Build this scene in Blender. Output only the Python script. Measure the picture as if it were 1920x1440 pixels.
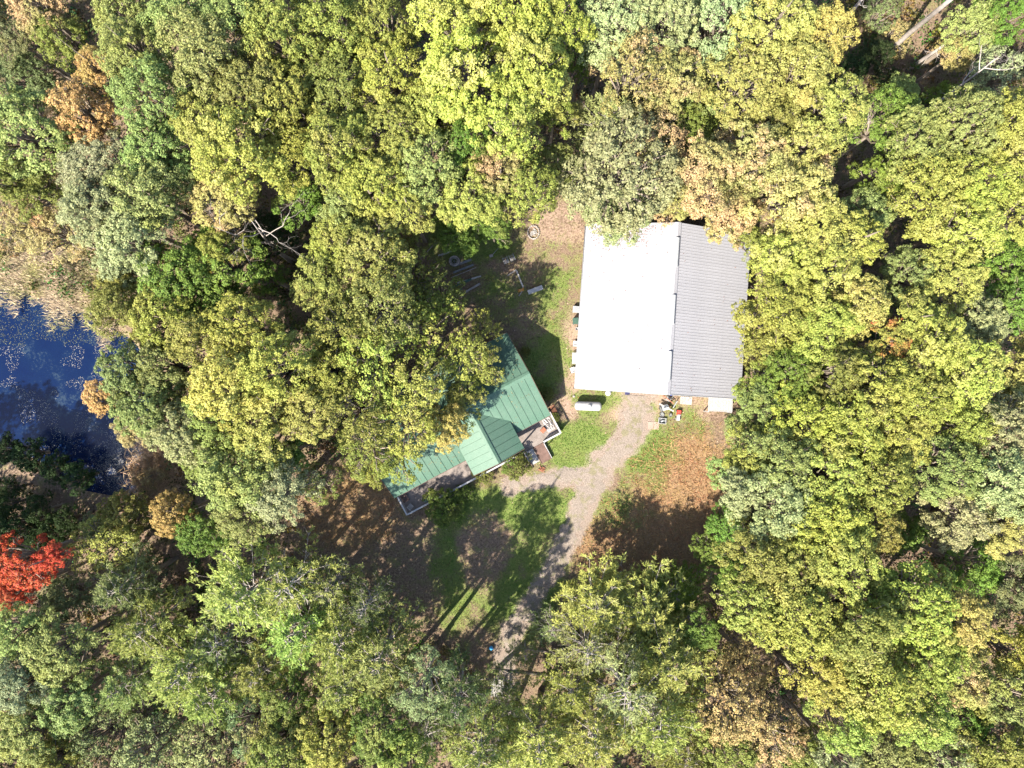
import bpy, math, random
import numpy as np
R_ = math.radians
random.seed(7)
for o in list(bpy.data.objects): bpy.data.objects.remove(o)
S = bpy.context.scene
COL = S.collection

# ------------------------------------------------------------------ camera, sky, sun, exposure
CAMZ = 75.0
cam = bpy.data.cameras.new("camera"); cam.lens = 24; cam.sensor_width = 36
cam.clip_start = 0.5; cam.clip_end = 3000
camo = bpy.data.objects.new("camera", cam); COL.objects.link(camo)
camo.location = (0, 0, CAMZ); camo.rotation_euler = (0, 0, 0)
S.camera = camo
SUN_EL, SUN_AZ = R_(46), math.atan2(-0.65, -0.76)          # azimuth measured from +Y towards +X
W = bpy.data.worlds.new("World"); S.world = W; W.use_nodes = True
wn = W.node_tree; bgn = wn.nodes.get("Background") or wn.nodes.new("ShaderNodeBackground")
sky = wn.nodes.new("ShaderNodeTexSky"); sky.sky_type = 'NISHITA'; sky.sun_disc = False
sky.sun_elevation = SUN_EL; sky.sun_rotation = SUN_AZ % (2*math.pi)
wn.links.new(sky.outputs[0], bgn.inputs[0]); bgn.inputs[1].default_value = 0.125
sl = bpy.data.lights.new("sun", 'SUN'); sl.energy = 5.0; sl.angle = R_(0.55); sl.color = (1.0, 0.935, 0.82)
so = bpy.data.objects.new("sun", sl); COL.objects.link(so); so.location = (-40, -45, 60)
sd = np.array([math.sin(SUN_AZ)*math.cos(SUN_EL), math.cos(SUN_AZ)*math.cos(SUN_EL), math.sin(SUN_EL)])
from mathutils import Vector, Matrix
so.rotation_euler = Vector(sd).to_track_quat('Z', 'Y').to_euler()
S.view_settings.view_transform = 'Standard'; S.view_settings.look = 'None'
S.view_settings.gamma = 1; S.view_settings.use_curve_mapping = False
S.view_settings.exposure = 1.9
S.render.engine = 'CYCLES'
try:
    S.cycles.max_bounces = 4; S.cycles.diffuse_bounces = 2; S.cycles.transmission_bounces = 3; S.cycles.glossy_bounces = 2
except Exception: pass

def at(px, py, z=0.0):                       # survey helper: photo pixel (1920 wide) and height -> place
    k = (CAMZ - z)/1280.0
    return ((px-960)*k, (720-py)*k, z)

# ------------------------------------------------------------------ materials
def newmat(name):
    m = bpy.data.materials.new(name); m.use_nodes = True
    nt = m.node_tree; b = nt.nodes["Principled BSDF"]
    return m, nt, b
def N(nt, t, **k):
    n = nt.nodes.new(t)
    for a, v in k.items(): setattr(n, a, v)
    return n
def noise(nt, scale, detail=4, rough=0.6, coord='Object'):
    tc = N(nt, "ShaderNodeTexCoord"); n = N(nt, "ShaderNodeTexNoise")
    n.inputs["Scale"].default_value = scale; n.inputs["Detail"].default_value = detail; n.inputs["Roughness"].default_value = rough
    nt.links.new(tc.outputs[coord], n.inputs["Vector"]); return n
def ramp(nt, src, a, b):
    r = N(nt, "ShaderNodeMapRange"); r.inputs[1].default_value = a; r.inputs[2].default_value = b
    nt.links.new(src, r.inputs[0]); return r.outputs[0]
def mixc(nt, fac, a, b, mode='MIX'):
    m = N(nt, "ShaderNodeMix", data_type='RGBA', blend_type=mode)
    if isinstance(fac, (int, float)): m.inputs[0].default_value = fac
    else: nt.links.new(fac, m.inputs[0])
    for i, v in ((6, a), (7, b)):
        if isinstance(v, tuple): m.inputs[i].default_value = (*v, 1)
        else: nt.links.new(v, m.inputs[i])
    return m.outputs[2]
def mathn(nt, op, a, b=None):
    m = N(nt, "ShaderNodeMath", operation=op)
    for i, v in ((0, a), (1, b)):
        if v is None: continue
        if isinstance(v, (int, float)): m.inputs[i].default_value = v
        else: nt.links.new(v, m.inputs[i])
    return m.outputs[0]
def scale_col(nt, col, fac):
    v = N(nt, "ShaderNodeVectorMath", operation='SCALE'); nt.links.new(col, v.inputs[0]); nt.links.new(fac, v.inputs[3]); return v.outputs[0]
def bump(nt, b, h, strength=0.3, dist=0.02):
    n = N(nt, "ShaderNodeBump"); n.inputs["Strength"].default_value = strength; n.inputs["Distance"].default_value = dist
    nt.links.new(h, n.inputs["Height"]); nt.links.new(n.outputs[0], b.inputs["Normal"])

def worn(name, c1, c2, rough=0.6, scale=3.0, metal=0.0, spec=0.4, fine=25.0, bstr=0.2, bdist=0.01, jitter=0.12):
    """surface with blotchy wear, fine grain and per-piece tone"""
    m, nt, b = newmat(name)
    n1 = noise(nt, scale, 5, 0.65); n2 = noise(nt, fine, 3, 0.6)
    c = mixc(nt, ramp(nt, n1.outputs["Fac"], 0.35, 0.68), c1, c2)
    oi = N(nt, "ShaderNodeObjectInfo")
    f = mathn(nt, 'MULTIPLY', ramp_out(nt, n2.outputs["Fac"], 0.3, 0.7, 0.82, 1.12), ramp_out(nt, oi.outputs["Random"], 0, 1, 1-jitter, 1+jitter))
    nt.links.new(scale_col(nt, c, f), b.inputs["Base Color"])
    b.inputs["Roughness"].default_value = rough; b.inputs["Metallic"].default_value = metal
    b.inputs["Specular IOR Level"].default_value = spec
    bump(nt, b, n2.outputs["Fac"], bstr, bdist)
    return m
def ramp_out(nt, src, a, b, c, d):
    r = N(nt, "ShaderNodeMapRange"); r.inputs[1].default_value = a; r.inputs[2].default_value = b
    r.inputs[3].default_value = c; r.inputs[4].default_value = d
    nt.links.new(src, r.inputs[0]); return r.outputs[0]

def leaf_shader(name, objcol=True, trans=0.38, spec=0.12):
    m, nt, b = newmat(name)
    at_ = N(nt, "ShaderNodeAttribute", attribute_name="tint")          # per-leaf random 0..1
    if objcol:
        oi = N(nt, "ShaderNodeObjectInfo"); ac = N(nt, "ShaderNodeAttribute", attribute_type='OBJECT', attribute_name="accent")
        aa = N(nt, "ShaderNodeAttribute", attribute_type='OBJECT', attribute_name="accent_amount")
        tc = N(nt, "ShaderNodeTexCoord"); geo = N(nt, "ShaderNodeNewGeometry")
        n = N(nt, "ShaderNodeTexNoise"); n.inputs["Scale"].default_value = 0.32; n.inputs["Detail"].default_value = 2.5
        nt.links.new(geo.outputs["Position"], n.inputs["Vector"])
        th = mathn(nt, 'SUBTRACT', mathn(nt, 'ADD', n.outputs["Fac"], aa.outputs["Fac"]), 0.78)
        th = mathn(nt, 'ADD', mathn(nt, 'MULTIPLY', th, 7.0), mathn(nt, 'MULTIPLY', at_.outputs["Fac"], 0.7))
        cl = N(nt, "ShaderNodeClamp"); nt.links.new(th, cl.inputs[0])
        c = mixc(nt, cl.outputs[0], oi.outputs["Color"], ac.outputs["Color"])
    else:
        ca = N(nt, "ShaderNodeAttribute", attribute_name="col"); c = ca.outputs["Color"]
    fr = mathn(nt, 'FRACT', mathn(nt, 'MULTIPLY', at_.outputs["Fac"], 7.31))
    hs = N(nt, "ShaderNodeHueSaturation")
    nt.links.new(ramp_out(nt, at_.outputs["Fac"], 0, 1, 0.488, 0.522), hs.inputs["Hue"])
    nt.links.new(ramp_out(nt, fr, 0, 1, 0.6, 1.45), hs.inputs["Value"]); nt.links.new(c, hs.inputs["Color"])
    col = hs.outputs[0]
    nt.links.new(col, b.inputs["Base Color"]); b.inputs["Roughness"].default_value = 0.5
    b.inputs["Specular IOR Level"].default_value = spec
    tr = N(nt, "ShaderNodeBsdfTranslucent"); nt.links.new(col, tr.inputs[0])
    mx = N(nt, "ShaderNodeMixShader"); mx.inputs[0].default_value = trans
    nt.links.new(b.outputs[0], mx.inputs[1]); nt.links.new(tr.outputs[0], mx.inputs[2])
    nt.links.new(mx.outputs[0], nt.nodes["Material Output"].inputs[0])
    return m

M = {}
M['leaf'] = leaf_shader("tree_leaves"); M['scatter'] = leaf_shader("scattered_blades", False, 0.15, 0.15)
M['bark'] = worn("bark", (.13,.10,.075), (.24,.20,.16), .9, 2, fine=18, bstr=.5, bdist=.03)
M['palebark'] = worn("pale_bark", (.22,.19,.165), (.34,.30,.27), .85, 1.6, fine=14, bstr=.5, bdist=.03)
M['whitemetal'] = worn("weathered_white_metal", (.213,.211,.226), (.238,.236,.252), .62, .35, fine=9, bstr=.03, bdist=.003, jitter=.02, spec=.2)
M['greymetal'] = worn("grey_metal", (.27,.28,.29), (.36,.37,.38), .45, 1.2, fine=14, bstr=.05, jitter=.06)
M['darkgrey'] = worn("dark_grey_metal", (.10,.105,.115), (.18,.185,.19), .5, 3, jitter=.15)
M['greenroof'] = worn("green_painted_metal", (.050,.105,.072), (.078,.13,.094), .62, .5, fine=8, bstr=.03, bdist=.003, jitter=.05, spec=.35)
M['whitepaint'] = worn("white_paint", (.27,.265,.265), (.33,.325,.325), .5, 3, jitter=.03)
M['siding'] = worn("cream_siding", (.45,.42,.36), (.5,.47,.42), .6, 2)
M['deck'] = worn("weathered_deck_wood", (.13,.105,.09), (.21,.175,.155), .8, 1.3, fine=22, bstr=.4)
M['darkwood'] = worn("dark_brown_wood", (.07,.04,.03), (.12,.07,.055), .8, 2, fine=22, bstr=.4)
M['plywood'] = worn("plywood", (.25,.165,.13), (.29,.20,.16), .8, 2, fine=12)
M['greywood'] = worn("grey_weathered_wood", (.22,.205,.19), (.36,.34,.32), .85, 2.5, fine=20, bstr=.4)
M['concrete'] = worn("stained_concrete", (.20,.175,.155), (.34,.31,.29), .85, 3, fine=20)
M['rock'] = worn("stone", (.20,.17,.15), (.36,.32,.29), .9, 4, fine=16, bstr=.5)
M['red'] = worn("red_paint", (.42,.03,.025), (.50,.06,.04), .45, 4)
M['blue'] = worn("blue_plastic", (.02,.05,.35), (.03,.08,.45), .4, 4)
M['skyblue'] = worn("light_blue_plastic", (.05,.30,.60), (.08,.38,.7), .4, 4)
M['navy'] = worn("navy_fabric", (.012,.014,.05), (.02,.02,.075), .7, 4)
M['orange'] = worn("orange_plastic", (.50,.22,.05), (.55,.28,.07), .5, 4)
M['greenp'] = worn("dark_green_plastic", (.03,.07,.05), (.045,.09,.065), .5, 4)
M['rubber'] = worn("dusty_rubber", (.04,.04,.042), (.16,.155,.15), .85, 5)
M['rust'] = worn("rusty_metal", (.17,.06,.03), (.27,.11,.06), .8, 5)
M['glass'] = worn("window_glass", (.02,.025,.03), (.03,.035,.04), .08, 3, spec=.8)
M['fabric'] = worn("pale_fabric", (.19,.172,.163), (.28,.26,.25), .9, 6, fine=30)

# ------------------------------------------------------------------ mesh helpers
class MB:
    def __init__(s): s.v = []; s.f = []; s.sm = []
    def add(s, vs, fs, smooth=False):
        o = len(s.v); s.v += [tuple(map(float, p)) for p in vs]; s.f += [tuple(i+o for i in f) for f in fs]; s.sm += [smooth]*len(fs); return s
    def box(s, c, d, rz=0, rx=0, ry=0, top=1.0):
        x, y, z = d[0]/2, d[1]/2, d[2]/2
        p = [(-x,-y,-z),(x,-y,-z),(x,y,-z),(-x,y,-z),(-x*top,-y*top,z),(x*top,-y*top,z),(x*top,y*top,z),(-x*top,y*top,z)]
        m = Matrix.Rotation(rz,3,'Z') @ Matrix.Rotation(ry,3,'Y') @ Matrix.Rotation(rx,3,'X')
        p = [m @ Vector(q) + Vector(c) for q in p]
        return s.add(p, [(0,3,2,1),(4,5,6,7),(0,1,5,4),(1,2,6,5),(2,3,7,6),(3,0,4,7)])
    def span(s, a, b):
        return s.box([(a[i]+b[i])/2 for i in range(3)], [abs(b[i]-a[i]) for i in range(3)])
    def tube(s, pts, rad, n=6, cap=True, smooth=True):
        pts = [Vector(p) for p in pts]; rad = rad if isinstance(rad, (list, tuple)) else [rad]*len(pts)
        vs = []; prev = None
        for i, p in enumerate(pts):
            d = (pts[min(i+1, len(pts)-1)] - pts[max(i-1, 0)])
            d = d.normalized() if d.length > 1e-9 else Vector((0,0,1))
            a = prev if prev is not None else (Vector((1,0,0)) if abs(d.x) < .8 else Vector((0,1,0)))
            e1 = (a - d*a.dot(d)); e1 = e1.normalized() if e1.length > 1e-6 else d.orthogonal().normalized()
            prev = e1; e2 = d.cross(e1)
            for k in range(n):
                t = 2*math.pi*k/n; vs.append(p + (e1*math.cos(t) + e2*math.sin(t))*rad[i])
        fs = [(i*n+k, i*n+(k+1)%n, (i+1)*n+(k+1)%n, (i+1)*n+k) for i in range(len(pts)-1) for k in range(n)]
        s.add(vs, fs, smooth)
        if cap:
            o = len(s.v)-len(vs); s.f += [tuple(o+k for k in reversed(range(n))), tuple(o+(len(pts)-1)*n+k for k in range(n))]; s.sm += [False, False]
        return s
    def lathe(s, prof, n=16, c=(0,0,0), axis='Z', smooth=True):
        vs = []
        for r, z in prof:
            for k in range(n):
                t = 2*math.pi*k/n; x, y = r*math.cos(t), r*math.sin(t)
                vs.append((c[0]+x, c[1]+y, c[2]+z) if axis == 'Z' else (c[0]+z, c[1]+x, c[2]+y))
        fs = [(i*n+k, i*n+(k+1)%n, (i+1)*n+(k+1)%n, (i+1)*n+k) for i in range(len(prof)-1) for k in range(n)]
        return s.add(vs, fs, smooth)
    def torus(s, c, R, r, n=20, m=8, rx=0, ry=0):
        vs = []; mt = Matrix.Rotation(ry,3,'Y') @ Matrix.Rotation(rx,3,'X')
        for i in range(n):
            a = 2*math.pi*i/n
            for j in range(m):
                b = 2*math.pi*j/m
                vs.append(Vector(c) + mt @ Vector(((R+r*math.cos(b))*math.cos(a), (R+r*math.cos(b))*math.sin(a), r*math.sin(b))))
        return s.add(vs, [(i*m+j, ((i+1)%n)*m+j, ((i+1)%n)*m+(j+1)%m, i*m+(j+1)%m) for i in range(n) for j in range(m)], True)
    def prism(s, poly, z0, z1):
        n = len(poly); vs = [(x,y,z0) for x,y in poly] + [(x,y,z1) for x,y in poly]
        return s.add(vs, [tuple(reversed(range(n))), tuple(range(n,2*n))] + [(i,(i+1)%n,n+(i+1)%n,n+i) for i in range(n)])
    def mesh(s, name, mat):
        me = bpy.data.meshes.new(name); me.from_pydata(s.v, [], s.f); me.materials.append(M[mat] if isinstance(mat, str) else mat)
        me.polygons.foreach_set("use_smooth", s.sm); me.update(); return me
def link(name, me, parent=None, loc=(0,0,0), rot=(0,0,0), scale=(1,1,1)):
    o = bpy.data.objects.new(name, me); COL.objects.link(o)
    if parent: o.parent = parent
    o.location = loc; o.rotation_euler = rot; o.scale = scale; return o
def part(name, mb, mat, parent=None, **k): return link(name, mb.mesh(name, mat), parent, **k)
def tag(o, label=None, cat=None, group=None, kind=None):
    if label: o["label"] = label
    if cat: o["category"] = cat
    if group: o["group"] = group
    if kind: o["kind"] = kind
    return o
def thing(name, label, cat, loc=(0,0,0), rz=0, group=None):
    o = bpy.data.objects.new(name, None); COL.objects.link(o); o.location = loc; o.rotation_euler = (0,0,rz); o.empty_display_size = .3
    return tag(o, label, cat, group)
def copy_tree(o, loc, rz, label=None):
    def rec(a, p):
        c = a.copy(); COL.objects.link(c); c.parent = p
        for ch in [x for x in kids if x.parent == a]: rec(ch, c)
        return c
    kids = [x for x in COL.objects if x.parent is not None]
    r = rec(o, None); r.location = loc; r.rotation_euler = (0,0,rz)
    if label: r["label"] = label
    return r

def quads(name, V, tint=None, col=None, mat='leaf', smooth=False):
    """V (n,4,3) -> mesh of n separate little blades"""
    n = len(V); me = bpy.data.meshes.new(name)
    me.vertices.add(4*n); me.vertices.foreach_set("co", V.reshape(-1).astype(np.float32))
    me.loops.add(4*n); me.loops.foreach_set("vertex_index", np.arange(4*n, dtype=np.int32))
    me.polygons.add(n); me.polygons.foreach_set("loop_start", np.arange(0, 4*n, 4, dtype=np.int32))
    try: me.polygons.foreach_set("loop_total", np.full(n, 4, dtype=np.int32))
    except Exception: pass
    if tint is not None:
        a = me.attributes.new("tint", 'FLOAT', 'POINT'); a.data.foreach_set("value", np.repeat(tint, 4).astype(np.float32))
    if col is not None:
        a = me.attributes.new("col", 'FLOAT_COLOR', 'POINT')
        c = np.concatenate([np.repeat(col, 4, axis=0), np.ones((4*n,1))], 1).astype(np.float32); a.data.foreach_set("color", c.reshape(-1))
    me.materials.append(M[mat]); me.update(calc_edges=True); me.validate(); return me
def unit(a): return a/np.maximum(np.linalg.norm(a, axis=-1, keepdims=True), 1e-9)
def leaves(P, Nn, L, Wd, rng, bend=0.25):
    """rhombic, slightly folded leaves at P facing Nn"""
    n = len(P); r = unit(rng.normal(size=(n,3))); e1 = unit(np.cross(Nn, r)); e2 = np.cross(Nn, e1)
    L = L[:,None]; Wd = Wd[:,None]; b = Nn*L*bend
    return np.stack([P - e1*L*.5 - b*.5, P + e2*Wd*.5 - e1*L*.05, P + e1*L*.5 - b*.5, P - e2*Wd*.5 - e1*L*.05], 1)
def blades(P, D, L, Wd, rng):
    """thin blades starting at P running along D"""
    n = len(P); r = unit(rng.normal(size=(n,3))*.6+[0,0,1]); e = unit(np.cross(D, r))*Wd[:,None]*.5
    return np.stack([P, P + D*L[:,None]*.45 + e, P + D*L[:,None], P + D*L[:,None]*.45 - e], 1)

# ------------------------------------------------------------------ tree prototypes (normalised to crown radius 1)
def grow(mb, p, d, length, rad, depth, rng, wander=.25, kids=3, n=5, up=.08, ends=None):
    pts = [p]; rs = [rad]; segs = 4
    for i in range(segs):
        d = unit(d + rng.normal(size=3)*wander + np.array([0,0,up])); p = p + d*length/segs
        pts.append(p); rs.append(rad*(1-.6*(i+1)/segs))
    mb.tube([tuple(q) for q in pts], rs, n=n, cap=False)
    if ends is not None: ends.append(pts[-1])
    if depth > 0:
        for k in range(kids):
            j = int(rng.integers(2, segs+1)); dd = unit(d + rng.normal(size=3)*.75)
            grow(mb, pts[j], dd, length*rng.uniform(.5,.75), rs[j]*.65, depth-1, rng, wander, kids, max(3,n-1), up, ends)

def crown_broad(seed, nl=34, sub=11, per=44, lobe=.27, leaf=.038, sparse=0.0, flat=.72):
    rng = np.random.default_rng(seed)
    lobes = [(np.array([q*math.cos(w_), q*math.sin(w_), .60*flat/.72*rng.uniform(.85,1.02)]), lobe*rng.uniform(.8,1.05)) for q, w_ in [(0,0),(.26,.4),(.26,2.5),(.26,4.6)]]; cand = 0
    while len(lobes) < nl and cand < 4000:
        cand += 1
        a = rng.uniform(0, 2*math.pi); z = rng.uniform(-.35, 1.0); rr = math.sqrt(max(0, 1-z*z*.9))*rng.uniform(.45,.74)
        p = np.array([rr*math.cos(a), rr*math.sin(a), z*.60*flat/.72*rng.uniform(.75,1.1)])
        if all(np.linalg.norm((p-q[0])*[1,1,.7]) > .155 for q in lobes): lobes.append((p, lobe*rng.uniform(.65,1.12)))
    P = []; D = []
    for c, r in lobes:
        out = unit(c*[1,1,1.2] + [0,0,.35])
        for k in range(sub):
            d = unit(out*.75 + rng.normal(size=3)*.8)
            if d[2] < -.45: d[2] *= -.4; d = unit(d)
            cc = c + d*r*rng.uniform(.6, 1.0); cr = r*rng.uniform(.2,.46)
            m = int(per*rng.uniform(.6,1.3)*(1-sparse*rng.uniform(0,1)))
            dd = unit(rng.normal(size=(m,3)) + d*.8 + [0,0,.25])
            P.append(cc + dd*cr*rng.uniform(.35,1.0,size=(m,1))**.6); D.append(unit(dd*.8 + d*.3 + rng.normal(size=(m,3))*.5 + [0,0,.45]))
        m = int(per*.9*(1-sparse))                                     # inner leaves of the lobe
        dd = unit(rng.normal(size=(m,3))); P.append(c + dd*r*rng.uniform(.1,.75,size=(m,1))); D.append(unit(rng.normal(size=(m,3)) + [0,0,.4]))
    P = np.concatenate(P); D = np.concatenate(D); n = len(P)
    s = leaf*rng.uniform(.55,1.35,size=n)
    me = quads("crown", leaves(P, D, s, s*rng.uniform(.6,.95,size=n), rng), tint=rng.uniform(size=n))
    mb = MB(); base = np.array([0,0,-.95])
    for c, r in lobes:
        mid = base*.45 + c*.45 + rng.normal(size=3)*.05
        mb.tube([tuple(base*.9), tuple(mid), tuple(c*.85), tuple(c + unit(c)*r*.5)], [.035,.024,.014,.005], n=4, cap=False)
        for k in range(2):
            e = c + unit(rng.normal(size=3) + unit(c))*r*.9
            mb.tube([tuple(mid*.3+c*.7), tuple(c*.6+e*.4+rng.normal(size=3)*.03), tuple(e)], [.011,.007,.003], n=3, cap=False)
    return me, mb.mesh("branches", 'bark')

def crown_pine(seed, limbs=46, twigs=11, per=7, hgt=2.1, blade=.085, wid=.019, thin=0.0, up=.16):
    rng = np.random.default_rng(seed); P = []; D = []; mb = MB()
    mb.tube([(0,0,-.9),(0,0,.6),(0.02,0,hgt*.96)], [.04,.03,.008], n=5, cap=False)
    for i in range(limbs):
        h = i/(limbs-1); z = h*hgt*.93; a = i*2.39996 + rng.uniform(-.4,.4)
        Lm = (1.02*(1-h)**.75 + .10)*rng.uniform(.72,1.12)
        if h < .15: Lm *= .85
        o = np.array([math.cos(a), math.sin(a), 0]); sd_ = np.array([-o[1], o[0], 0])
        rise = rng.uniform(.0,.25) + up*h
        curve = rng.uniform(-.18,.18)
        def pos(t): return np.array([0,0,z]) + o*Lm*t + sd_*curve*Lm*t*t + np.array([0,0,Lm*(rise*t + .12*t*t - .1*math.sin(t*3))])
        mb.tube([tuple(pos(t)) for t in (0,.35,.7,1)], [.014,.010,.006,.002], n=3, cap=False)
        for k in range(twigs):
            t = rng.uniform(.22,1)**.8; p = pos(t); sgn = 1 if k%2 else -1
            td = unit(o*rng.uniform(.35,1.0) + sd_*sgn*rng.uniform(.35,1.0) + np.array([0,0,rng.uniform(.0,.45)]))
            tl = Lm*(.10+.30*(1-t)+.08)*rng.uniform(.6,1.2)
            if rng.uniform() < thin:
                mb.tube([tuple(p), tuple(p+td*tl)], [.005,.002], n=3, cap=False); continue
            if k % 3 == 0: mb.tube([tuple(p), tuple(p+td*tl)], [.005,.002], n=3, cap=False)
            nt_ = max(2, int(tl/.045))
            for q in range(nt_):
                c = p + td*tl*(q+1)/nt_ + rng.normal(size=3)*.012
                m = per; P.append(np.repeat(c[None], m, 0)); D.append(unit(rng.normal(size=(m,3))*.75 + td*.7 + [0,0,.15]))
    P = np.concatenate(P); D = np.concatenate(D); n = len(P)
    L = blade*rng.uniform(.6,1.3,size=n)
    me = quads("crown", blades(P, D, L, wid*rng.uniform(.7,1.4,size=n), rng), tint=rng.uniform(size=n))
    return me, mb.mesh("branches", 'palebark')

BROAD = [crown_broad(s, nl=[34,28,38,24,32,20,40,30,26][s], lobe=[.26,.29,.25,.31,.27,.33,.24,.28,.30][s], per=[44,52,40,60,46,66,40,48,56][s], flat=[.72,.6,.8,.72,.62,.85,.7,.9,.66][s]) for s in range(9)]
FINE = [crown_broad(40+s, nl=40, sub=12, per=48, lobe=.25, leaf=.033) for s in range(4)]          # small-leaved, softer crowns
SPARSE = [crown_broad(60+s, nl=26, sub=10, per=32, lobe=.28, leaf=.040, sparse=.35) for s in range(4)]
AIRY = [crown_broad(70+s, nl=24, sub=9, per=20, lobe=.29, leaf=.050, sparse=.3) for s in range(3)]
PINE = [crown_pine(80+s) for s in range(5)]
THINP = [crown_pine(90+s, limbs=38, per=5, thin=.4) for s in range(3)]
def mk_trunk(seed, mat='bark'):
    rng = np.random.default_rng(seed); mb = MB()
    pts = [(rng.normal()*.05*i, rng.normal()*.05*i, i/5) for i in range(6)]; pts[0] = (0,0,-.01); pts[-1] = (0,0,1)
    mb.tube(pts, [1.35,1.0,.92,.84,.75,.62], n=8); return mb.mesh("trunk", mat)
TRUNKS = [mk_trunk(s) for s in range(3)]

# ------------------------------------------------------------------ tree colours and list
PAL = {  # key: (adjective, base, accent, accent amount)
 'Y': ("yellow-green", (.175,.185,.042), (.215,.195,.055), .28),
 'B': ("bright yellow-green", (.21,.222,.05), (.26,.24,.07), .30),
 'O': ("olive green", (.135,.14,.035), (.18,.165,.05), .25),
 'L': ("light green", (.145,.17,.055), (.19,.19,.05), .26),
 'S': ("silvery green", (.185,.205,.10), (.22,.20,.09), .2),
 'G': ("mid green", (.09,.13,.025), (.15,.16,.04), .26),
 'D': ("shade-darkened green", (.022,.038,.012), (.04,.05,.015), .20),  # shade over these low trees is put into their leaf colour
 'U': ("golden", (.22,.20,.06), (.25,.19,.06), .24),
 'P': ("pinkish gold", (.215,.19,.07), (.29,.19,.10), .34),
 'R': ("bright red", (.30,.045,.026), (.33,.10,.05), .30),
 'A': ("orange", (.28,.19,.075), (.30,.165,.07), .26),
 'T': ("tan and yellow", (.25,.19,.085), (.30,.17,.09), .30),
 'M': ("lime green", (.20,.22,.07), (.23,.22,.08), .22),
 'K': ("grey-green", (.185,.20,.09), (.21,.19,.09), .2),
 'C': ("dull green", (.11,.13,.055), (.17,.15,.06), .25),
 'X': ("half red", (.20,.19,.045), (.45,.08,.06), .40),
}
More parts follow.
